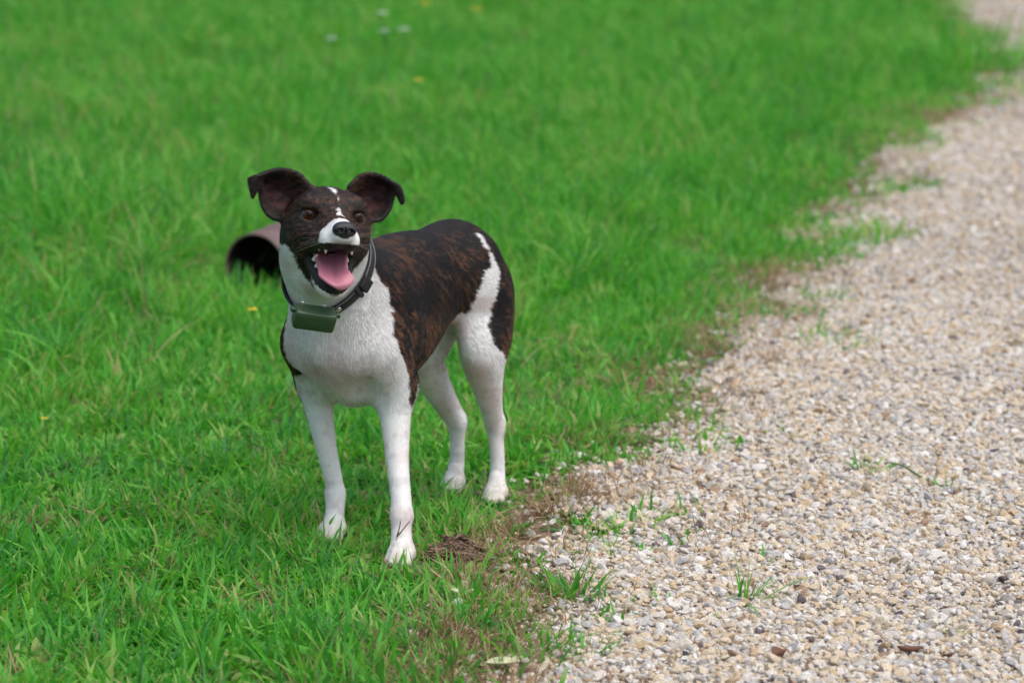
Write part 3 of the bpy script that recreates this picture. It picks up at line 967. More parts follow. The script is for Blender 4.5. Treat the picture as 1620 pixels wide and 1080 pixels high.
for i, (x, y) in enumerate(dense):
    wob = .03 * math.sin(i * 1.7) + .02 * math.sin(i * .61)
    V += [(x + .05 + wob, y, .008), (x + PATH_W + .25 * math.sin(i * .13), y - .35, .008)]
for i in range(len(dense) - 1): Fc.append((2 * i, 2 * i + 1, 2 * i + 3, 2 * i + 2))
gravel_path = mesh_obj('gravel_path', V, Fc, path_mat, smooth=False)
tag(gravel_path, 'pale gravel path curving away beside the grass', None, None, 'structure')

# ------------------------------------------------------------------ scattered masses: points + geometry nodes
def scatter(name, protos, P, rot, scl, idx, label, parent=None):
    lib = bpy.data.collections.new(name + '_kinds')
    for i, o in enumerate(protos):
        o.name = '%s_kind_%02d' % (name, i)
        for c in list(o.users_collection): c.objects.unlink(o)
        lib.objects.link(o)
    me = bpy.data.meshes.new(name)
    me.vertices.add(len(P)); me.vertices.foreach_set('co', np.asarray(P, np.float32).ravel())
    for n, t, v, key in (('rot', 'FLOAT_VECTOR', rot, 'vector'), ('scl', 'FLOAT_VECTOR', scl, 'vector'), ('idx', 'INT', idx, 'value')):
        a = me.attributes.new(n, t, 'POINT')
        a.data.foreach_set(key, np.ascontiguousarray(v, np.int32 if t == 'INT' else np.float32).ravel())
    o = bpy.data.objects.new(name, me); col.objects.link(o)
    ng = bpy.data.node_groups.new(name + '_spread', 'GeometryNodeTree')
    ng.interface.new_socket('Geometry', in_out='INPUT', socket_type='NodeSocketGeometry')
    ng.interface.new_socket('Geometry', in_out='OUTPUT', socket_type='NodeSocketGeometry')
    N = ng.nodes.new; Lk = ng.links.new
    gi, go = N('NodeGroupInput'), N('NodeGroupOutput')
    ci = N('GeometryNodeCollectionInfo'); ci.inputs['Collection'].default_value = lib
    ci.inputs['Separate Children'].default_value = True; ci.inputs['Reset Children'].default_value = True
    ip = N('GeometryNodeInstanceOnPoints'); ip.inputs['Pick Instance'].default_value = True
    def attr(n, t):
        a = N('GeometryNodeInputNamedAttribute'); a.data_type = t; a.inputs['Name'].default_value = n
        return a.outputs[0]
    er = N('FunctionNodeEulerToRotation')
    Lk(gi.outputs[0], ip.inputs['Points']); Lk(ci.outputs[0], ip.inputs['Instance'])
    Lk(attr('idx', 'INT'), ip.inputs['Instance Index'])
    Lk(attr('rot', 'FLOAT_VECTOR'), er.inputs[0]); Lk(er.outputs[0], ip.inputs['Rotation'])
    Lk(attr('scl', 'FLOAT_VECTOR'), ip.inputs['Scale'])
    Lk(ip.outputs[0], go.inputs[0])
    md = o.modifiers.new('spread', 'NODES'); md.node_group = ng
    tag(o, label, None, None, 'stuff')
    if parent: o.parent = parent
    return o

# ---- gravel
stone_mat = material('pebble', (.5, .45, .38), .85, .3)
_o = nd(stone_mat, 'ShaderNodeObjectInfo')
_r = ramp(stone_mat, [(0, (.49, .42, .31)), (.18, (.53, .50, .44)), (.34, (.44, .34, .22)), (.43, (.58, .57, .54)), (.60, (.39, .36, .32)), (.68, (.53, .45, .34)), (.80, (.38, .38, .38)), (.90, (.28, .19, .13)), (.925, (.48, .45, .42)), (.985, (.13, .11, .12))])
_r.color_ramp.interpolation = 'CONSTANT'
_n = nd(stone_mat, 'ShaderNodeTexNoise'); _n.inputs['Scale'].default_value = 260; _n.inputs['Detail'].default_value = 5
_g = nd(stone_mat, 'ShaderNodeNewGeometry'); lk(stone_mat, _g.outputs['Position'], _n.inputs['Vector'])
_m = nd(stone_mat, 'ShaderNodeMix', data_type='RGBA', blend_type='MULTIPLY'); _m.inputs[0].default_value = .75
_r2 = ramp(stone_mat, [(.25, (.62, .56, .50)), (.65, (1.12, 1.10, 1.06))])
lk(stone_mat, _o.outputs['Random'], _r.inputs[0]); lk(stone_mat, _n.outputs[0], _r2.inputs[0])
lk(stone_mat, _r.outputs[0], _m.inputs[6]); lk(stone_mat, _r2.outputs[0], _m.inputs[7]); lk(stone_mat, _m.outputs[2], bsdf(stone_mat).inputs['Base Color'])
_bp = nd(stone_mat, 'ShaderNodeBump'); _bp.inputs['Strength'].default_value = .4; _bp.inputs['Distance'].default_value = .001
lk(stone_mat, _n.outputs[0], _bp.inputs['Height']); lk(stone_mat, _bp.outputs[0], bsdf(stone_mat).inputs['Normal'])

import bmesh
def pebble(seed, sub=2, ang=.36):
    r_ = np.random.default_rng(seed)
    bm = bmesh.new(); bmesh.ops.create_icosphere(bm, subdivisions=sub, radius=1)
    v = np.array([q.co[:] for q in bm.verts])
    f = [[w.index for w in q.verts] for q in bm.faces]; bm.free()
    cut = r_.normal(size=(9, 3)); cut /= np.linalg.norm(cut, axis=1)[:, None]
    off = r_.uniform(ang, .85, 9)
    for c, o_ in zip(cut, off):
        h = v @ c
        v = v - np.maximum(h - o_, 0)[:, None] * c * .97
    v = v * (1 + .10 * (vnoise(v * 1.7 + seed * 3.1, seed) - .5))[:, None]
    v = v * np.array([1.0, r_.uniform(.62, .9), r_.uniform(.45, .75)]) * .58
    o = mesh_obj('pebble', v, f, stone_mat, smooth=False)
    return o
stones = [pebble(k) for k in range(14)]
def pick_path(n, x0, x1, y0, y1, dmin, dmax, fall=0.0):
    x = rng.uniform(x0, x1, n); y = rng.uniform(y0, y1, n)
    d = edge_d(x, y)
    ok = (d > dmin) & (d < dmax)
    # thin out into the grass
    e = fbm(np.stack([x * 6, y * 6, x * 0], 1), 2, 29) - .5
    ok &= rng.random(n) < sstep(-.02, .11, d + e * .32) + .10 * sstep(-.16, -.02, d)
    # keep to the view and a step either side of it
    ok &= (np.abs(x) < .30 * y + .9)
    return x[ok], y[ok], d[ok]
# height of the heaped stones varies a little
def heap(x, y): return .006 * (vnoise(np.stack([x * 5, y * 5, x * 0], 1), 2) - .3)
gx, gy, gd = [], [], []
for n, b, z in ((420000, (-.9, 2.4, 3.0, 6.3), 1), (140000, (0, 3.4, 6.3, 9.5), 1), (75000, (.4, 5.5, 9.5, 16), 1)):
    a = pick_path(n, b[0], b[1], b[2], b[3], -.16, PATH_W - .1)
    gx.append(a[0]); gy.append(a[1]); gd.append(a[2])
gx, gy, gd = map(np.concatenate, (gx, gy, gd))
far = sstep(6.0, 12.0, gy)
sz = np.exp(rng.normal(np.log(.0086), .40, len(gx))) * (1 + .9 * far)
sz = np.clip(sz, .0045, .024)
gz = .007 + heap(gx, gy) + sz * rng.uniform(.05, .32, len(gx))
grot = np.stack([rng.normal(0, .35, len(gx)), rng.normal(0, .35, len(gx)), rng.uniform(0, 6.283, len(gx))], 1)
gid = rng.integers(0, len(stones), len(gx))
near = np.argsort(-(sz / gy) * ((np.abs(gx - 0) < .184 * gy) & (gy > 3.6)))[:240]
mask = np.ones(len(gx), bool); mask[near] = False
stone_meshes = [o.data for o in stones]
scatter('gravel', stones, np.stack([gx, gy, gz], 1)[mask], grot[mask], np.repeat(sz[mask][:, None], 3, 1), gid[mask], 'small cream, tan and grey pebbles covering the path')
for i in near:
    o = bpy.data.objects.new('pebble', stone_meshes[gid[i]])
    o.location = (gx[i], gy[i], gz[i]); o.rotation_euler = tuple(grot[i]); o.scale = (sz[i],) * 3
    o.parent = gravel_path
    col.objects.link(o)

# ---- grass
def leaf_mat(name, stops, trans=.40, rough=.50, tint=(.9, 1.0, .55)):
    m = material(name, (.1, .2, .03), rough, .30)
    at = nd(m, 'ShaderNodeAttribute', attribute_name='shade')
    ob = nd(m, 'ShaderNodeObjectInfo')
    g = nd(m, 'ShaderNodeNewGeometry')
    n = nd(m, 'ShaderNodeTexNoise'); n.inputs['Scale'].default_value = 1.6; n.inputs['Detail'].default_value = 3
    lk(m, g.outputs['Position'], n.inputs['Vector'])
    a1 = nd(m, 'ShaderNodeMath', operation='MULTIPLY'); a1.inputs[1].default_value = .22
    lk(m, ob.outputs['Random'], a1.inputs[0])
    a2 = nd(m, 'ShaderNodeMath', operation='MULTIPLY_ADD'); a2.inputs[1].default_value = .55
    lk(m, at.outputs['Fac'], a2.inputs[0]); lk(m, a1.outputs[0], a2.inputs[2])
    n2 = nd(m, 'ShaderNodeTexNoise'); n2.inputs['Scale'].default_value = 6.5; n2.inputs['Detail'].default_value = 2
    lk(m, g.outputs['Position'], n2.inputs['Vector'])
    nn = nd(m, 'ShaderNodeMath', operation='ADD'); lk(m, n.outputs[0], nn.inputs[0]); lk(m, n2.outputs[0], nn.inputs[1])
    a3 = nd(m, 'ShaderNodeMath', operation='MULTIPLY_ADD'); a3.inputs[1].default_value = .46
    lk(m, nn.outputs[0], a3.inputs[0]); lk(m, a2.outputs[0], a3.inputs[2])
    a4 = nd(m, 'ShaderNodeMath', operation='SUBTRACT'); a4.inputs[1].default_value = .31
    lk(m, a3.outputs[0], a4.inputs[0])
    r = ramp(m, stops)
    lk(m, a4.outputs[0], r.inputs[0])
    lk(m, r.outputs[0], bsdf(m).inputs['Base Color'])
    tr = nd(m, 'ShaderNodeBsdfTranslucent'); mx = nd(m, 'ShaderNodeMixShader'); mx.inputs[0].default_value = trans
    tm = nd(m, 'ShaderNodeMix', data_type='RGBA', blend_type='MULTIPLY'); tm.inputs[0].default_value = 1.0; tm.inputs[7].default_value = (*[1.6 * c for c in tint], 1)
    lk(m, r.outputs[0], tm.inputs[6]); lk(m, tm.outputs[2], tr.inputs[0])
    out = m.node_tree.nodes['Material Output']
    lk(m, bsdf(m).outputs[0], mx.inputs[1]); lk(m, tr.outputs[0], mx.inputs[2]); lk(m, mx.outputs[0], out.inputs[0])
    return m
green = leaf_mat('grass_blade', [(0, (.020, .095, .018)), (.20, (.056, .225, .054)), (.34, (.044, .235, .022)), (.54, (.080, .345, .032)), (.70, (.145, .410, .044)), (.86, (.28, .39, .10)), (.97, (.38, .33, .15))])
tan = leaf_mat('dry_blade', [(0, (.11, .068, .036)), (.4, (.24, .155, .085)), (.8, (.40, .29, .175)), (1, (.50, .41, .27))], .2, .7, (1, .9, .7))

def blade_bundle(r_, n, rad, hgt, wid, lean, droop, seg=4, fold=.0, shade=(0, 1), kink=0.0, flat=0.0):
    V, Fc, S = [], [], []
    for _ in range(n):
        a = r_.uniform(0, 6.283); rr = rad * math.sqrt(r_.random())
        b = np.array([math.cos(a) * rr, math.sin(a) * rr, -.006])
        h = hgt * r_.uniform(.45, 1.15); w = wid * r_.uniform(.6, 1.3)
        az = a + r_.normal(0, 1.0); l_ = abs(r_.normal(0, lean)) + .08
        el = max(.08, math.pi / 2 - l_)
        dr = droop * r_.uniform(.3, 1.5)
        tw = r_.normal(0, .7)
        p = b.copy(); s0 = r_.uniform(*shade)
        i0 = len(V)
        sd0 = np.array([-math.sin(az), math.cos(az), 0])
        for k in range(seg + 1):
            t = k / seg
            d = np.array([math.cos(az) * math.cos(el), math.sin(az) * math.cos(el), math.sin(el)])
            up = np.cross(sd0, d)
            sd = sd0 * math.cos(tw * t) + up * math.sin(tw * t)
            ww = w * .5 * (1 - t ** 2.2) * min(1, .55 + t * 2.2)
            if k == seg:
                V.append(p.copy()); S.append(s0)
            else:
                V.append(p - sd * ww); V.append(p + sd * ww); S += [s0, s0]
            p = p + d * h / seg
            p[2] = max(p[2], .002 + .004 * r_.random())
            el -= dr / seg
            az += r_.normal(0, kink)
        for k in range(seg - 1):
            q = i0 + 2 * k
            Fc.append((q, q + 1, q + 3, q + 2))
        q = i0 + 2 * (seg - 1)
        Fc.append((q, q + 1, q + 2))
    return V, Fc, S
def bundle_obj(name, V, Fc, S, mat, parent=None):
    o = mesh_obj(name, V, Fc, mat, parent)
    a = o.data.attributes.new('shade', 'FLOAT', 'POINT'); a.data.foreach_set('value', np.array(S, np.float32))
    return o
R_ = np.random.default_rng(77)
lawn_kinds = []
for k in range(9):
    V, Fc, S = blade_bundle(R_, 13, .034, .064, .0070, 1.25, .9)           # broad soft blades
    i = len(V)
    V2, F2, S2 = blade_bundle(R_, 10, .034, .064, .0028, 1.0, .9)          # fine blades
    V += V2; Fc += [tuple(q + i for q in f) for f in F2]; S += S2
    lawn_kinds.append(bundle_obj('grass', V, Fc, S, green))
for k in range(3):                                                        # low broad-leaved weeds among the grass
    V, Fc, S = blade_bundle(R_, 16, .036, .034, .0125, 1.2, .7, 4, shade=(.3, 1))
    i = len(V)
    V2, F2, S2 = blade_bundle(R_, 8, .036, .050, .0028, 1.0, .9)
    V += V2; Fc += [tuple(q + i for q in f) for f in F2]; S += S2
    lawn_kinds.append(bundle_obj('grass', V, Fc, S, green))
tall_kinds = []
for k in range(6):
    V, Fc, S = blade_bundle(R_, 16, .035, .17, .0055, .38, 1.3, 5)
    i = len(V)
    V2, F2, S2 = blade_bundle(R_, 14, .045, .12, .0040, .6, .9, 4)
    V += V2; Fc += [tuple(q + i for q in f) for f in F2]; S += S2
    tall_kinds.append(bundle_obj('tall_grass', V, Fc, S, green))
dry_kinds = []
for k in range(5):
    dry_kinds.append(bundle_obj('dry_grass', *blade_bundle(R_, 24, .040, .060, .0022, 1.15, .9, 4, kink=.3), tan))
for k in range(3):
    dry_kinds.append(bundle_obj('dry_grass', *blade_bundle(R_, 4, .02, .24, .0022, .45, .8, 5, kink=.08), tan))

paws_w = np.array([to_world(np.array(c))[:2] for c, _ in PAWS.values()])
PIPE_O = gnd(404, 466)
PIPE_D = np.array([.30, .954, 0.0])
CLOD = gnd(722, 890)
def tall_field(x, y):
    n = vnoise(np.stack([x * 1.1, y * .8, x * 0], 1), 4)
    t = sstep(5.2, 6.6, y + .35 * n - .25 * (x + .9)) * (.55 + .9 * n)
    left = sstep(-.55, -1.0, x / (y / 5)) * sstep(4.6, 5.6, y) * .7
    return np.clip(np.maximum(t, left), 0, 1.4) * sstep(.0, .6, -edge_d(x, y))
def pick_grass(n, x0, x1, y0, y1, band=.10):
    x = rng.uniform(x0, x1, n); y = rng.uniform(y0, y1, n)
    d = edge_d(x, y)
    e = (fbm(np.stack([x * 4.5, y * 4.5, x * 0], 1), 3, 17) - .5) * .95
    ok = rng.random(n) < (.85 * sstep(.02, -.20, d - .06 + e * .80) + .18 * sstep(.20, .0, d + e * .6))
    ok |= (d > PATH_W - .2 + e)
    ok &= (np.abs(x) < .30 * y + .9)
    dist = np.sqrt(((np.stack([x, y], 1)[:, None] - paws_w[None]) ** 2).sum(-1)).min(1)
    ok &= dist > .029
    ok &= np.hypot(x - CLOD[0], (y - CLOD[1] - .01) * .9) > .030
    # not inside the pipe's mouth
    px, py = x - PIPE_O[0], y - PIPE_O[1]
    al = px * PIPE_D[0] + py * PIPE_D[1]; ac = px * PIPE_D[1] - py * PIPE_D[0]
    ok &= ~((al > -.02) & (al < .75) & (np.abs(ac) < .082))
    return x[ok], y[ok], d[ok], dist[ok]
gx, gy, gs = [], [], []
for n, b, s0 in ((13500, (-2.4, 2.0, 2.9, 5.2), 1.0), (13000, (-3, 3, 5.2, 7.2), 1.12), (34000, (-5.5, 5.5, 7.2, 16.5), 1.55), (9000, (-8, 8, 16.5, 26), 2.4)):
    x, y, d, pd = pick_grass(n, *b)
    gx.append(x); gy.append(y)
    s = s0 * rng.uniform(.7, 1.25, len(x)) * (.62 + .75 * vnoise(np.stack([x * 3.1, y * 3.1, x * 0], 1), 12))
    s *= np.where(pd < .10, .80, 1.0)
    # kept low in front of the paws
    gs.append(s * (.62 + .38 * sstep(.05, -.20, d)))
gx, gy, gs = map(np.concatenate, (gx, gy, gs))
n = len(gx)
rot = np.stack([rng.normal(0, .16, n), rng.normal(0, .16, n), rng.uniform(0, 6.283, n)], 1)
scatter('grass', lawn_kinds, np.stack([gx, gy, np.zeros(n)], 1), rot, np.stack([gs ** .5 * 1.08, gs ** .5 * 1.08, gs], 1), rng.integers(0, 12, n), 'short lush green grass beside the gravel path')
tx, ty = [], []
for n, b in ((5200, (-3.4, 2.2, 4.6, 8.0)), (15000, (-6, 5.5, 8.0, 16.5)), (5000, (-8, 8, 16.5, 26))):
    x, y, d, pd = pick_grass(n, *b)
    k = rng.random(len(x)) < tall_field(x, y)
    tx.append(x[k]); ty.append(y[k])
tx, ty = np.concatenate(tx), np.concatenate(ty)
n = len(tx)
ts = rng.uniform(.55, 1.1, n) * (.55 + .5 * np.clip(tall_field(tx, ty), 0, 1)) * (1 + .25 * sstep(8, 16, ty))
ts *= 1 + .45 * sstep(-.35, -.9, tx / (ty / 5)) * sstep(9, 6.5, ty)
ts *= np.where((np.hypot(tx - PIPE_O[0], ty - PIPE_O[1] + .12) < .20), .62, 1)
rot = np.stack([rng.normal(0, .22, n), rng.normal(0, .22, n), rng.uniform(0, 6.283, n)], 1)
scatter('tall_grass', tall_kinds, np.stack([tx, ty, np.zeros(n)], 1), rot, np.repeat(ts[:, None], 3, 1), rng.integers(0, 6, n), 'longer uncut green grass behind the dog and around the pipe')
# dry straw: dense along the edge of the path, thin elsewhere
x = rng.uniform(-4, 4, 60000); y = 3.0 + 13 * rng.random(60000) ** 1.6
d = edge_d(x, y)
clump = fbm(np.stack([x * 5, y * 5, x * 0], 1), 2, 91)
pr = np.exp(-((d + .05) / .15) ** 2) * sstep(.32, .52, clump) * 1.15 + (d < 0) * (.10 + .40 * sstep(.60, .74, clump)) + (d < -.3) * (x < -.1 * y) * (y > 5.0) * np.where(y < 8.5, .34, .16)
ok = (rng.random(len(x)) < pr * np.where((np.abs(x - PIPE_O[0]) < .16) & (y < PIPE_O[1] + .3) & (y > PIPE_O[1] - .9), 0, 1)) & (np.abs(x) < .30 * y + .9) & (np.sqrt(((np.stack([x, y], 1)[:, None] - paws_w[None]) ** 2).sum(-1)).min(1) > .04)
x, y, d = x[ok], y[ok], d[ok]
n = len(x)
di = rng.integers(0, 5, n)
tallm = (rng.random(n) < .30) & (d < -.3) & (y > 5.3)
di = np.where(tallm, rng.integers(5, 8, n), di)
rot = np.stack([rng.normal(0, .2, n), rng.normal(0, .2, n), rng.uniform(0, 6.283, n)], 1)
scatter('dry_grass', dry_kinds, np.stack([x, y, np.full(n, .004)], 1), rot, np.repeat(rng.uniform(.55, 1.15, n)[:, None], 3, 1), di, 'tan dead grass straw along the edge of the path')
# ------------------------------------------------------------------ pipe lying in the grass
pipe_mat = material('brown_pipe', (.145, .092, .088), .5, .4)
_n = nd(pipe_mat, 'ShaderNodeTexNoise'); _n.inputs['Scale'].default_value = 14; _n.inputs['Detail'].default_value = 6
_r = ramp(pipe_mat, [(.3, (.085, .048, .044)), (.7, (.150, .096, .090))])
_tc = nd(pipe_mat, 'ShaderNodeTexCoord'); lk(pipe_mat, _tc.outputs['Object'], _n.inputs['Vector'])
lk(pipe_mat, _n.outputs[0], _r.inputs[0]); lk(pipe_mat, _r.outputs[0], bsdf(pipe_mat).inputs['Base Color'])
inner_shade_mat = material('pipe_inside_shade', (.018, .012, .011), .9, .2)  # near-black colour paints the shade inside the brown pipe
PR, PT, PL = .074, .0045, .58
NP = 48
def tube_part(name, prof, mat, parent):
    V, Fc = [], []
    for r, t in prof:
        for k in range(NP):
            a = 2 * math.pi * k / NP
            V.append((t, r * math.cos(a), r * math.sin(a)))
    for i in range(len(prof) - 1):
        for k in range(NP): Fc.append((i * NP + k, i * NP + (k + 1) % NP, i * NP + NP + (k + 1) % NP, i * NP + NP + k))
    return mesh_obj(name, V, Fc, mat, parent)
pipe = empty('culvert_pipe', (PIPE_O[0], PIPE_O[1], PR - .006), math.atan2(PIPE_D[1], PIPE_D[0]))
tag(pipe, 'short brown pipe with open end half hidden in the long grass', 'pipe')
tube_part('shell', [(PR - .001, 0), (PR, .001), (PR, PL * .5), (PR, PL - .001), (PR - .001, PL)], pipe_mat, pipe)
tube_part('rim', [(PR - .001, -.0003), (PR - PT, -.0003), (PR - PT - .0006, .004)], pipe_mat, pipe)
tube_part('shaded_inner_wall', [(PR - PT, .0035), (PR - PT, PL * .5), (PR - PT, PL)], inner_shade_mat, pipe)

# ------------------------------------------------------------------ plants growing on the gravel
def weed(px, py, n, hgt, wid, rad, lean, droop, label, seed, group='weeds growing in the gravel', dry=0, name='grass_tuft'):
    r_ = np.random.default_rng(seed)
    p = gnd(px, py)
    t = empty(name, (p[0], p[1], .002))
    tag(t, label, 'grass tuft', group)
    if n <= 30:
        for _ in range(n): bundle_obj('blade', *blade_bundle(r_, 1, rad, hgt, wid, lean, droop, 5), green, t)
    else: tag(bundle_obj('blades', *blade_bundle(r_, n, rad, hgt, wid, lean, droop, 5), green, t), kind='stuff')
    if dry: tag(bundle_obj('dead_blades', *blade_bundle(r_, dry, rad * 1.2, hgt * .8, wid * .5, 1.1, .8, 5, kink=.25), tan, t), kind='stuff')
    return t
weed(1180, 958, 28, .105, .0036, .012, 1.15, .55, 'spiky green grass tuft alone on the gravel at lower right', 1, dry=10)
weed(1075, 872, 14, .042, .0060, .012, 1.0, .6, 'tiny bright green sprout on the gravel right of the dry clod', 2)
weed(1372, 752, 26, .048, .0050, .022, 1.1, .5, 'small low green sprig on the gravel, left of the runner', 3)
weed(1487, 783, 18, .055, .0040, .015, 1.3, .4, 'sprig of green at the end of a creeping runner on the gravel', 4)
weed(905, 945, 70, .070, .0066, .034, 1.2, .6, 'leafy green tuft at the gravel edge beside the grey stones', 5)
weed(845, 1030, 70, .070, .0062, .045, 1.2, .6, 'spreading green tuft at the gravel edge near the bottom of the photo', 6)
weed(925, 1042, 44, .060, .0050, .035, 1.3, .5, 'thin green tuft creeping onto the gravel at the bottom', 7)
weed(1127, 992, 4, .030, .0030, .004, .3, .4, 'single tiny green shoot below the spiky tuft', 8)
weed(1385, 382, 110, .10, .0060, .085, .9, .7, 'dark green clump jutting onto the gravel in the middle distance', 9)
weed(1305, 478, 50, .065, .0042, .040, .9, .6, 'small green clump on the gravel in front of the brown patch', 10)
weed(1320, 548, 90, .060, .0042, .090, 1.1, .5, 'flat green strip of grass reaching onto the gravel', 11, dry=8)
weed(1290, 428, 70, .060, .0042, .070, 1.0, .5, 'low green clump at the edge below the jutting dark clump', 12)
weed(1455, 300, 60, .070, .0048, .060, 1.0, .5, 'blurred green clump on the far gravel by the path edge', 13)
weed(1530, 112, 220, .30, .0080, .30, .6, .9, 'big dark green mound of grass beside the far end of the path', 14)
weed(1120, 655, 40, .045, .0046, .050, 1.0, .5, 'green tuft leaning over the gravel edge right of the hind paws', 15, dry=10)
weed(1510, 205, 40, .06, .005, .10, 1.0, .5, 'faint green clump on the distant gravel near the right edge', 16)
# runner between two sprigs
def tube(pts, rad, n=6):
    P = catmull(np.asarray(pts, float), len(pts) * 5)
    V, Fc = [], []
    for i, p in enumerate(P):
        d = P[min(i + 1, len(P) - 1)] - P[max(i - 1, 0)]; d /= np.linalg.norm(d)
        a = np.cross(d, (.1, .2, 1)); a /= np.linalg.norm(a); b = np.cross(d, a)
        r = rad(i / (len(P) - 1)) if callable(rad) else rad
        for k in range(n): V.append(p + (a * math.cos(6.283 * k / n) + b * math.sin(6.283 * k / n)) * r)
    for i in range(len(P) - 1):
        for k in range(n): Fc.append((i * n + k, i * n + (k + 1) % n, i * n + n + (k + 1) % n, i * n + n + k))
    Fc.append(tuple(range(n))[::-1]); Fc.append(tuple(range((len(P) - 1) * n, len(P) * n)))
    return V, Fc
stem_mat = material('green_stem', (.09, .16, .04), .6, .3)
straw_mat = material('straw', (.30, .22, .13), .7, .3)
seed_mat = material('seed_head', (.11, .075, .055), .8, .2)
rp = [gnd(1405, 742) + (0, 0, .012), gnd(1430, 752) + (0, 0, .016), gnd(1465, 772) + (0, 0, .014), gnd(1495, 785) + (0, 0, .016), gnd(1520, 790) + (0, 0, .012)]
rn = empty('creeping_runner', rp[0]); tag(rn, 'thin green runner creeping across the gravel between two sprigs', 'plant')
V, Fc = tube([p - rp[0] for p in rp], .0016); mesh_obj('stem', V, Fc, stem_mat, rn)

# dry tufts at the edge
def dry_tuft(px, py, n, hgt, rad, label, seed):
    p = gnd(px, py)
    t = empty('dead_grass_tuft', (p[0], p[1], .002)); tag(t, label, 'dead grass', 'dead grass tufts at the path edge')
    r_ = np.random.default_rng(seed)
    tag(bundle_obj('straw', *blade_bundle(r_, n, rad, hgt, .0019, .75, 1.0, 5, kink=.18), tan, t), kind='stuff')
    tag(bundle_obj('thatch', *blade_bundle(r_, n // 2, rad * 1.5, hgt * .7, .0022, 1.4, .3, 4, kink=.4, shade=(0, .4)), tan, t), kind='stuff')
dry_tuft(880, 818, 110, .062, .035, 'brown dead grass tuft at the gravel edge right of the hind paw', 21)
dry_tuft(880, 892, 80, .065, .045, 'sparse dead grass tuft between the clod and the gravel', 22)
dry_tuft(1032, 742, 90, .055, .032, 'brown dead tuft where the gravel begins, right of the dog', 23)
dry_tuft(735, 1045, 60, .070, .05, 'straw coloured dead grass at the bottom edge of the lawn', 24)
dry_tuft(1215, 462, 110, .13, .07, 'tall blurred brown dead grass by the path in the middle distance', 25)
dry_tuft(1165, 632, 40, .03, .03, 'small flat brown wisp lying on the gravel', 26)
dry_tuft(1285, 497, 60, .03, .05, 'dark brown flattened wisp on the middle gravel', 27)

# seed stalk in front of the near paw
def seed_stalk(base, pts, fingers, label):
    b = base
    t = empty('seed_stalk', b); tag(t, label, 'grass stalk', 'grass stalks gone to seed')
    V, Fc = tube([np.asarray(p) - b for p in pts], lambda u: .0009 - .0003 * u); mesh_obj('stem', V, Fc, straw_mat, t)
    for f in fingers:
        V, Fc = tube([np.asarray(p) - b for p in f], lambda u: .0010 * (1 - .5 * u) + .0002); mesh_obj('seed_finger', V, Fc, seed_mat, t)
def at(px, py, dep):          # pixel at a distance along the ground
    r = ray(px, py); return CAM + r * (dep / r[1])
sb = gnd(617, 896); dep = sb[1] - .012
sb = np.array([sb[0], dep, 0.0])
top = at(628, 848, dep)
seed_stalk(sb, [sb, at(620, 880, dep), top], [[top, at(631, 838, dep), at(634, 824, dep + .004)], [top, at(637, 838, dep), at(648, 824, dep + .006)]], 'forked seed stalk standing in front of the near front paw')
sb = gnd(560, 930); dep = sb[1]
top = at(590, 872, dep)
seed_stalk(sb, [sb, at(572, 905, dep), top], [[top, at(600, 862, dep), at(606, 858, dep)]], 'pale bent grass stalk left of the near front paw')
sb = gnd(672, 872); dep = sb[1]
top = at(676, 832, dep)
seed_stalk(sb, [sb, at(674, 850, dep), top], [[top, at(676, 828, dep), at(675, 822, dep)]], 'thin seed stalk between the near front paw and the clod')

# ------------------------------------------------------------------ dried clod
clod_mat = material('dry_clod', (.16, .10, .065), .95, .2)
_tc = nd(clod_mat, 'ShaderNodeTexCoord')
_mp = nd(clod_mat, 'ShaderNodeMapping'); _mp.inputs['Scale'].default_value = (1, 3.5, 3); _mp.inputs['Rotation'].default_value = (0, 0, .35)
_n = nd(clod_mat, 'ShaderNodeTexNoise'); _n.inputs['Scale'].default_value = 120; _n.inputs['Detail'].default_value = 8
_r = ramp(clod_mat, [(.34, (.022, .014, .010)), (.52, (.105, .066, .043)), (.72, (.32, .23, .16))])
lk(clod_mat, _tc.outputs['Object'], _mp.inputs[0]); lk(clod_mat, _mp.outputs[0], _n.inputs['Vector']); lk(clod_mat, _n.outputs[0], _r.inputs[0])
lk(clod_mat, _r.outputs[0], bsdf(clod_mat).inputs['Base Color'])
_bp = nd(clod_mat, 'ShaderNodeBump'); _bp.inputs['Strength'].default_value = .9; _bp.inputs['Distance'].default_value = .004
lk(clod_mat, _n.outputs[0], _bp.inputs['Height']); lk(clod_mat, _bp.outputs[0], bsdf(clod_mat).inputs['Normal'])
clod = empty('dried_clod', (CLOD[0], CLOD[1], .0)); tag(clod, 'flat crumbling brown clod of dried plant matter beside the front paw', 'clod')
new_field((-.075, -.05, -.01), (.075, .05, .06), .0016)
ell((-.022, -.004, .020), (.028, .030, .010), .006, np.array([[.98, 0, .18], [0, 1, 0], [-.18, 0, .98]]))
ell((.014, -.006, .017), (.034, .026, .009), .006, np.array([[.97, 0, -.22], [0, 1, 0], [.22, 0, .97]]))
ell((.006, .014, .026), (.036, .008, .009), .005, np.array([[.93, 0, -.36], [0, 1, 0], [.36, 0, .93]]))
ell((.0, .004, .010), (.040, .024, .012), .008)
X_, Y_, Z_ = np.meshgrid(*[G0[i] + VOX * np.arange(GN[i]) for i in range(3)], indexing='ij')
pq = np.stack([X_.ravel(), Y_.ravel(), Z_.ravel()], 1)
FIELD += (((fbm(pq * 80, 3, 5) - .5) * .022).reshape(FIELD.shape) + ((vnoise(pq * np.array([120, 420, 420]), 8) - .5) * .004).reshape(FIELD.shape)).astype(np.float32)
V_, F_ = surface_nets(FIELD, G0, VOX)
fast_mesh('crust', V_, F_, clod_mat, clod)
r_ = np.random.default_rng(8)
V, Fc = [], []
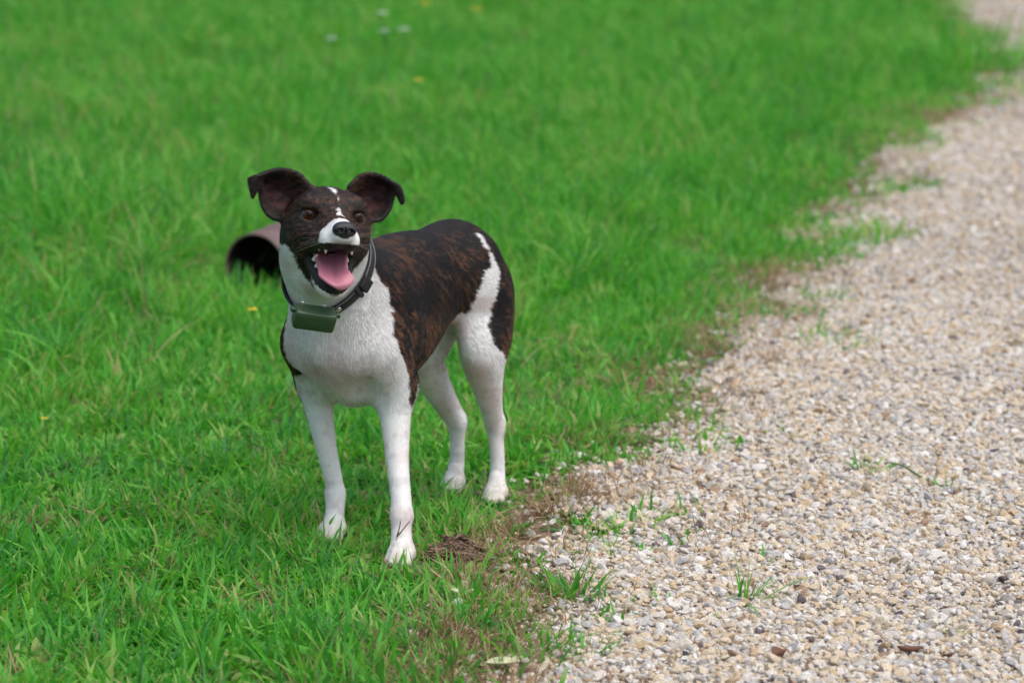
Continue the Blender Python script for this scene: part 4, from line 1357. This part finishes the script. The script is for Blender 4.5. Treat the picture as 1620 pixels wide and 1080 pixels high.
for k in range(46):
    p = np.array([r_.uniform(-.045, .05), r_.uniform(-.034, .022), r_.uniform(.014, .030)])
    d = np.array([1, r_.normal(0, .45), r_.normal(-.22, .2)]); d *= r_.uniform(.012, .03) / np.linalg.norm(d)
    i = len(V); V2, F2 = tube([p - d * .5, p, p + d * .5], .0006, 4); V += V2; Fc += [tuple(q + i for q in f) for f in F2]
tag(mesh_obj('fibres', V, Fc, straw_mat, clod), kind='stuff')

# ------------------------------------------------------------------ loose stones and leaves
grey_stone = material('grey_stone', (.30, .28, .26), .9, .3)
_n = nd(grey_stone, 'ShaderNodeTexNoise'); _n.inputs['Scale'].default_value = 90; _n.inputs['Detail'].default_value = 7
_tc = nd(grey_stone, 'ShaderNodeTexCoord'); lk(grey_stone, _tc.outputs['Object'], _n.inputs['Vector'])
_r = ramp(grey_stone, [(.3, (.20, .18, .17)), (.7, (.42, .40, .37))])
lk(grey_stone, _n.outputs[0], _r.inputs[0]); lk(grey_stone, _r.outputs[0], bsdf(grey_stone).inputs['Base Color'])
for k, (px, py, s, lb) in enumerate(((836, 934, .026, 'largest grey angular stone at the grass edge, topmost of the grey group'), (853, 950, .022, 'dark grey stone right below the largest grey stone'), (822, 948, .020, 'grey stone at the left end of the grey group'),
                                     (889, 962, .020, 'pale grey stone beside the leafy tuft at the gravel edge'), (845, 965, .018, 'small grey stone at the bottom of the grey group'), (870, 945, .017, 'narrow grey stone at the right end of the grey group'), (808, 1062, .032, 'pale flat stone half in the grass at the bottom edge'))):
    p = gnd(px, py)
    o = pebble(200 + k, 2, .45); o.name = 'grey_stone'
    o.data.materials.clear(); o.data.materials.append(grey_stone)
    o.location = (p[0], p[1], s * .24); o.scale = (s, s, s * 1.2); o.rotation_euler = (.3 * math.sin(k), .25 * math.cos(k * 2), k * 1.3)
    tag(o, lb, 'stone', 'larger stones at the edge of the grass')
brown_leaf = material('brown_leaf', (.13, .065, .04), .7, .3)
pale_leaf = material('pale_leaf', (.48, .50, .30), .6, .3)
lichen_mat = material('lichen', (.50, .46, .28), .9, .2)
def leaf(px, py, ln, wd, rz, mat, label, curl=.25, lift=.010):
    p = gnd(px, py)
    V, Fc = [], []
    n, m = 9, 5
    for i in range(n):
        t = i / (n - 1)
        w = wd * math.sin(math.pi * (t * .94 + .03)) ** .7 * .5
        for j in range(m):
            q = j / (m - 1) * 2 - 1
            V.append(((t - .5) * ln, q * w, curl * w * q * q * 1.6 + .12 * ln * (t - .5) ** 2 * 4 * curl * 2))
    for i in range(n - 1):
        for j in range(m - 1):
            a = i * m + j; Fc.append((a, a + 1, a + m + 1, a + m))
    t_ = empty('fallen_leaf', (p[0], p[1], lift), rz); tag(t_, label, 'leaf')
    o = mesh_obj('leaf_blade', V, Fc, mat, t_)
    md = o.modifiers.new('thick', 'SOLIDIFY'); md.thickness = .0006
    V, Fc = tube([(-ln * .75, .001, .002), (-ln * .5, 0, .001), (0, 0, .0005), (ln * .45, 0, .002)], .0006, 5); mesh_obj('midrib', V, Fc, mat, t_)
leaf(1232, 1052, .026, .020, .9, brown_leaf, 'dark brown curled leaf on the gravel at the bottom', .9)
leaf(1440, 1044, .036, .012, -.1, brown_leaf, 'narrow curled brown leaf on the gravel at lower right', .9)
leaf(1500, 1050, .020, .013, .5, brown_leaf, 'small brown leaf scrap right of the narrow curled leaf', .7)
leaf(795, 1074, .045, .028, .2, pale_leaf, 'pale green leaf at the very bottom edge of the photo', .3, .02)
leaf(720, 968, .022, .010, 2.0, pale_leaf, 'tiny pale yellow leaf in the grass below the clod', .4, .03)
lc = gnd(1510, 1014)
lich = empty('lichen_scrap', (lc[0], lc[1], .010)); tag(lich, 'pale yellow lichen scrap lying on the gravel at lower right', 'lichen')
r_ = np.random.default_rng(4)
for q in range(3):
    V, Fc = [], []
    for k in range(16):
        p = np.array([r_.normal(q * .016 - .018, .008), r_.normal(0, .004), .0])
        pts = [p]
        for _ in range(3): pts.append(pts[-1] + np.array([r_.normal(0, .005), r_.normal(0, .004), r_.uniform(.0, .0035)]))
        i = len(V); V2, F2 = tube(pts, .0007, 4); V += V2; Fc += [tuple(w + i for w in f) for f in F2]
    tag(mesh_obj('branching_frond', V, Fc, lichen_mat, lich), kind='stuff')

# ------------------------------------------------------------------ flowers in the meadow
yel = material('yellow_petal', (.75, .52, .02), .6, .3)
wht = material('white_petal', (.62, .60, .66), .6, .3)
eyec = material('flower_centre', (.35, .20, .02), .8, .2)
def flower(px, py, y_, size, mat, label, group, nm, petals=8):
    h = gnd(px, py, y_)                       # head height above the ground
    t = empty(nm, (h[0], h[1], 0)); tag(t, label, 'flower', group)
    z = max(h[2], .02)
    V, Fc = tube([(0, .01, 0), (.004, .005, z * .5), (0, 0, z)], .0012, 5); mesh_obj('stem', V, Fc, stem_mat, t)
    r_ = np.random.default_rng(int(px * 7 + py))
    for k in range(petals):
        a = 6.283 * k / petals + r_.normal(0, .1)
        c, s = math.cos(a), math.sin(a)
        V = []
        for u, w in ((.12, .10), (.5, .22), (.85, .24), (1.0, .10)):
            for q in (-1, 0, 1):
                lx, ly, lz = u, q * w, .28 * u - .12 * q * q * u + .05
                V.append(((lx * c - ly * s) * size / 2, (lx * s + ly * c) * size / 2 - lz * size * .10, z + lz * size * .5))
        F = [(i * 3 + j, i * 3 + j + 1, i * 3 + j + 4, i * 3 + j + 3) for i in range(3) for j in range(2)]
        mesh_obj('petal', V, F, mat, t)
    V = [(0, 0, z + size * .10)] + [(math.cos(k * .7854) * size * .10, math.sin(k * .7854) * size * .10, z + size * .04) for k in range(8)]
    mesh_obj('flower_centre', V, [(0, 1 + k, 1 + (k + 1) % 8) for k in range(8)], eyec, t)
flower(400, 490, .10, .019, yel, 'small yellow flower in the grass below the pipe', 'yellow meadow flowers', 'yellow_flower')
flower(662, 128, .24, .032, yel, 'yellow flower in the meadow above the dog', 'yellow meadow flowers', 'yellow_flower')
flower(755, 16, .27, .046, yel, 'yellow flower at the top edge right of the other yellow one', 'yellow meadow flowers', 'yellow_flower')
flower(673, 6, .27, .044, yel, 'yellow flower at the very top edge, left of its neighbour', 'yellow meadow flowers', 'yellow_flower')
flower(605, 22, .26, .042, wht, 'pale lilac flower highest of the pale ones in the meadow', 'pale meadow flowers', 'pale_flower')
flower(639, 48, .26, .040, wht, 'pale lilac flower rightmost of the pale ones', 'pale meadow flowers', 'pale_flower')
flower(608, 50, .25, .036, wht, 'pale lilac flower just below the highest pale one', 'pale meadow flowers', 'pale_flower')
flower(524, 62, .25, .036, wht, 'pale lilac flower leftmost of the pale ones', 'pale meadow flowers', 'pale_flower')
flower(70, 662, .055, .012, yel, 'tiny yellow floret in the grass at the far left', 'yellow meadow flowers', 'yellow_flower', 6)
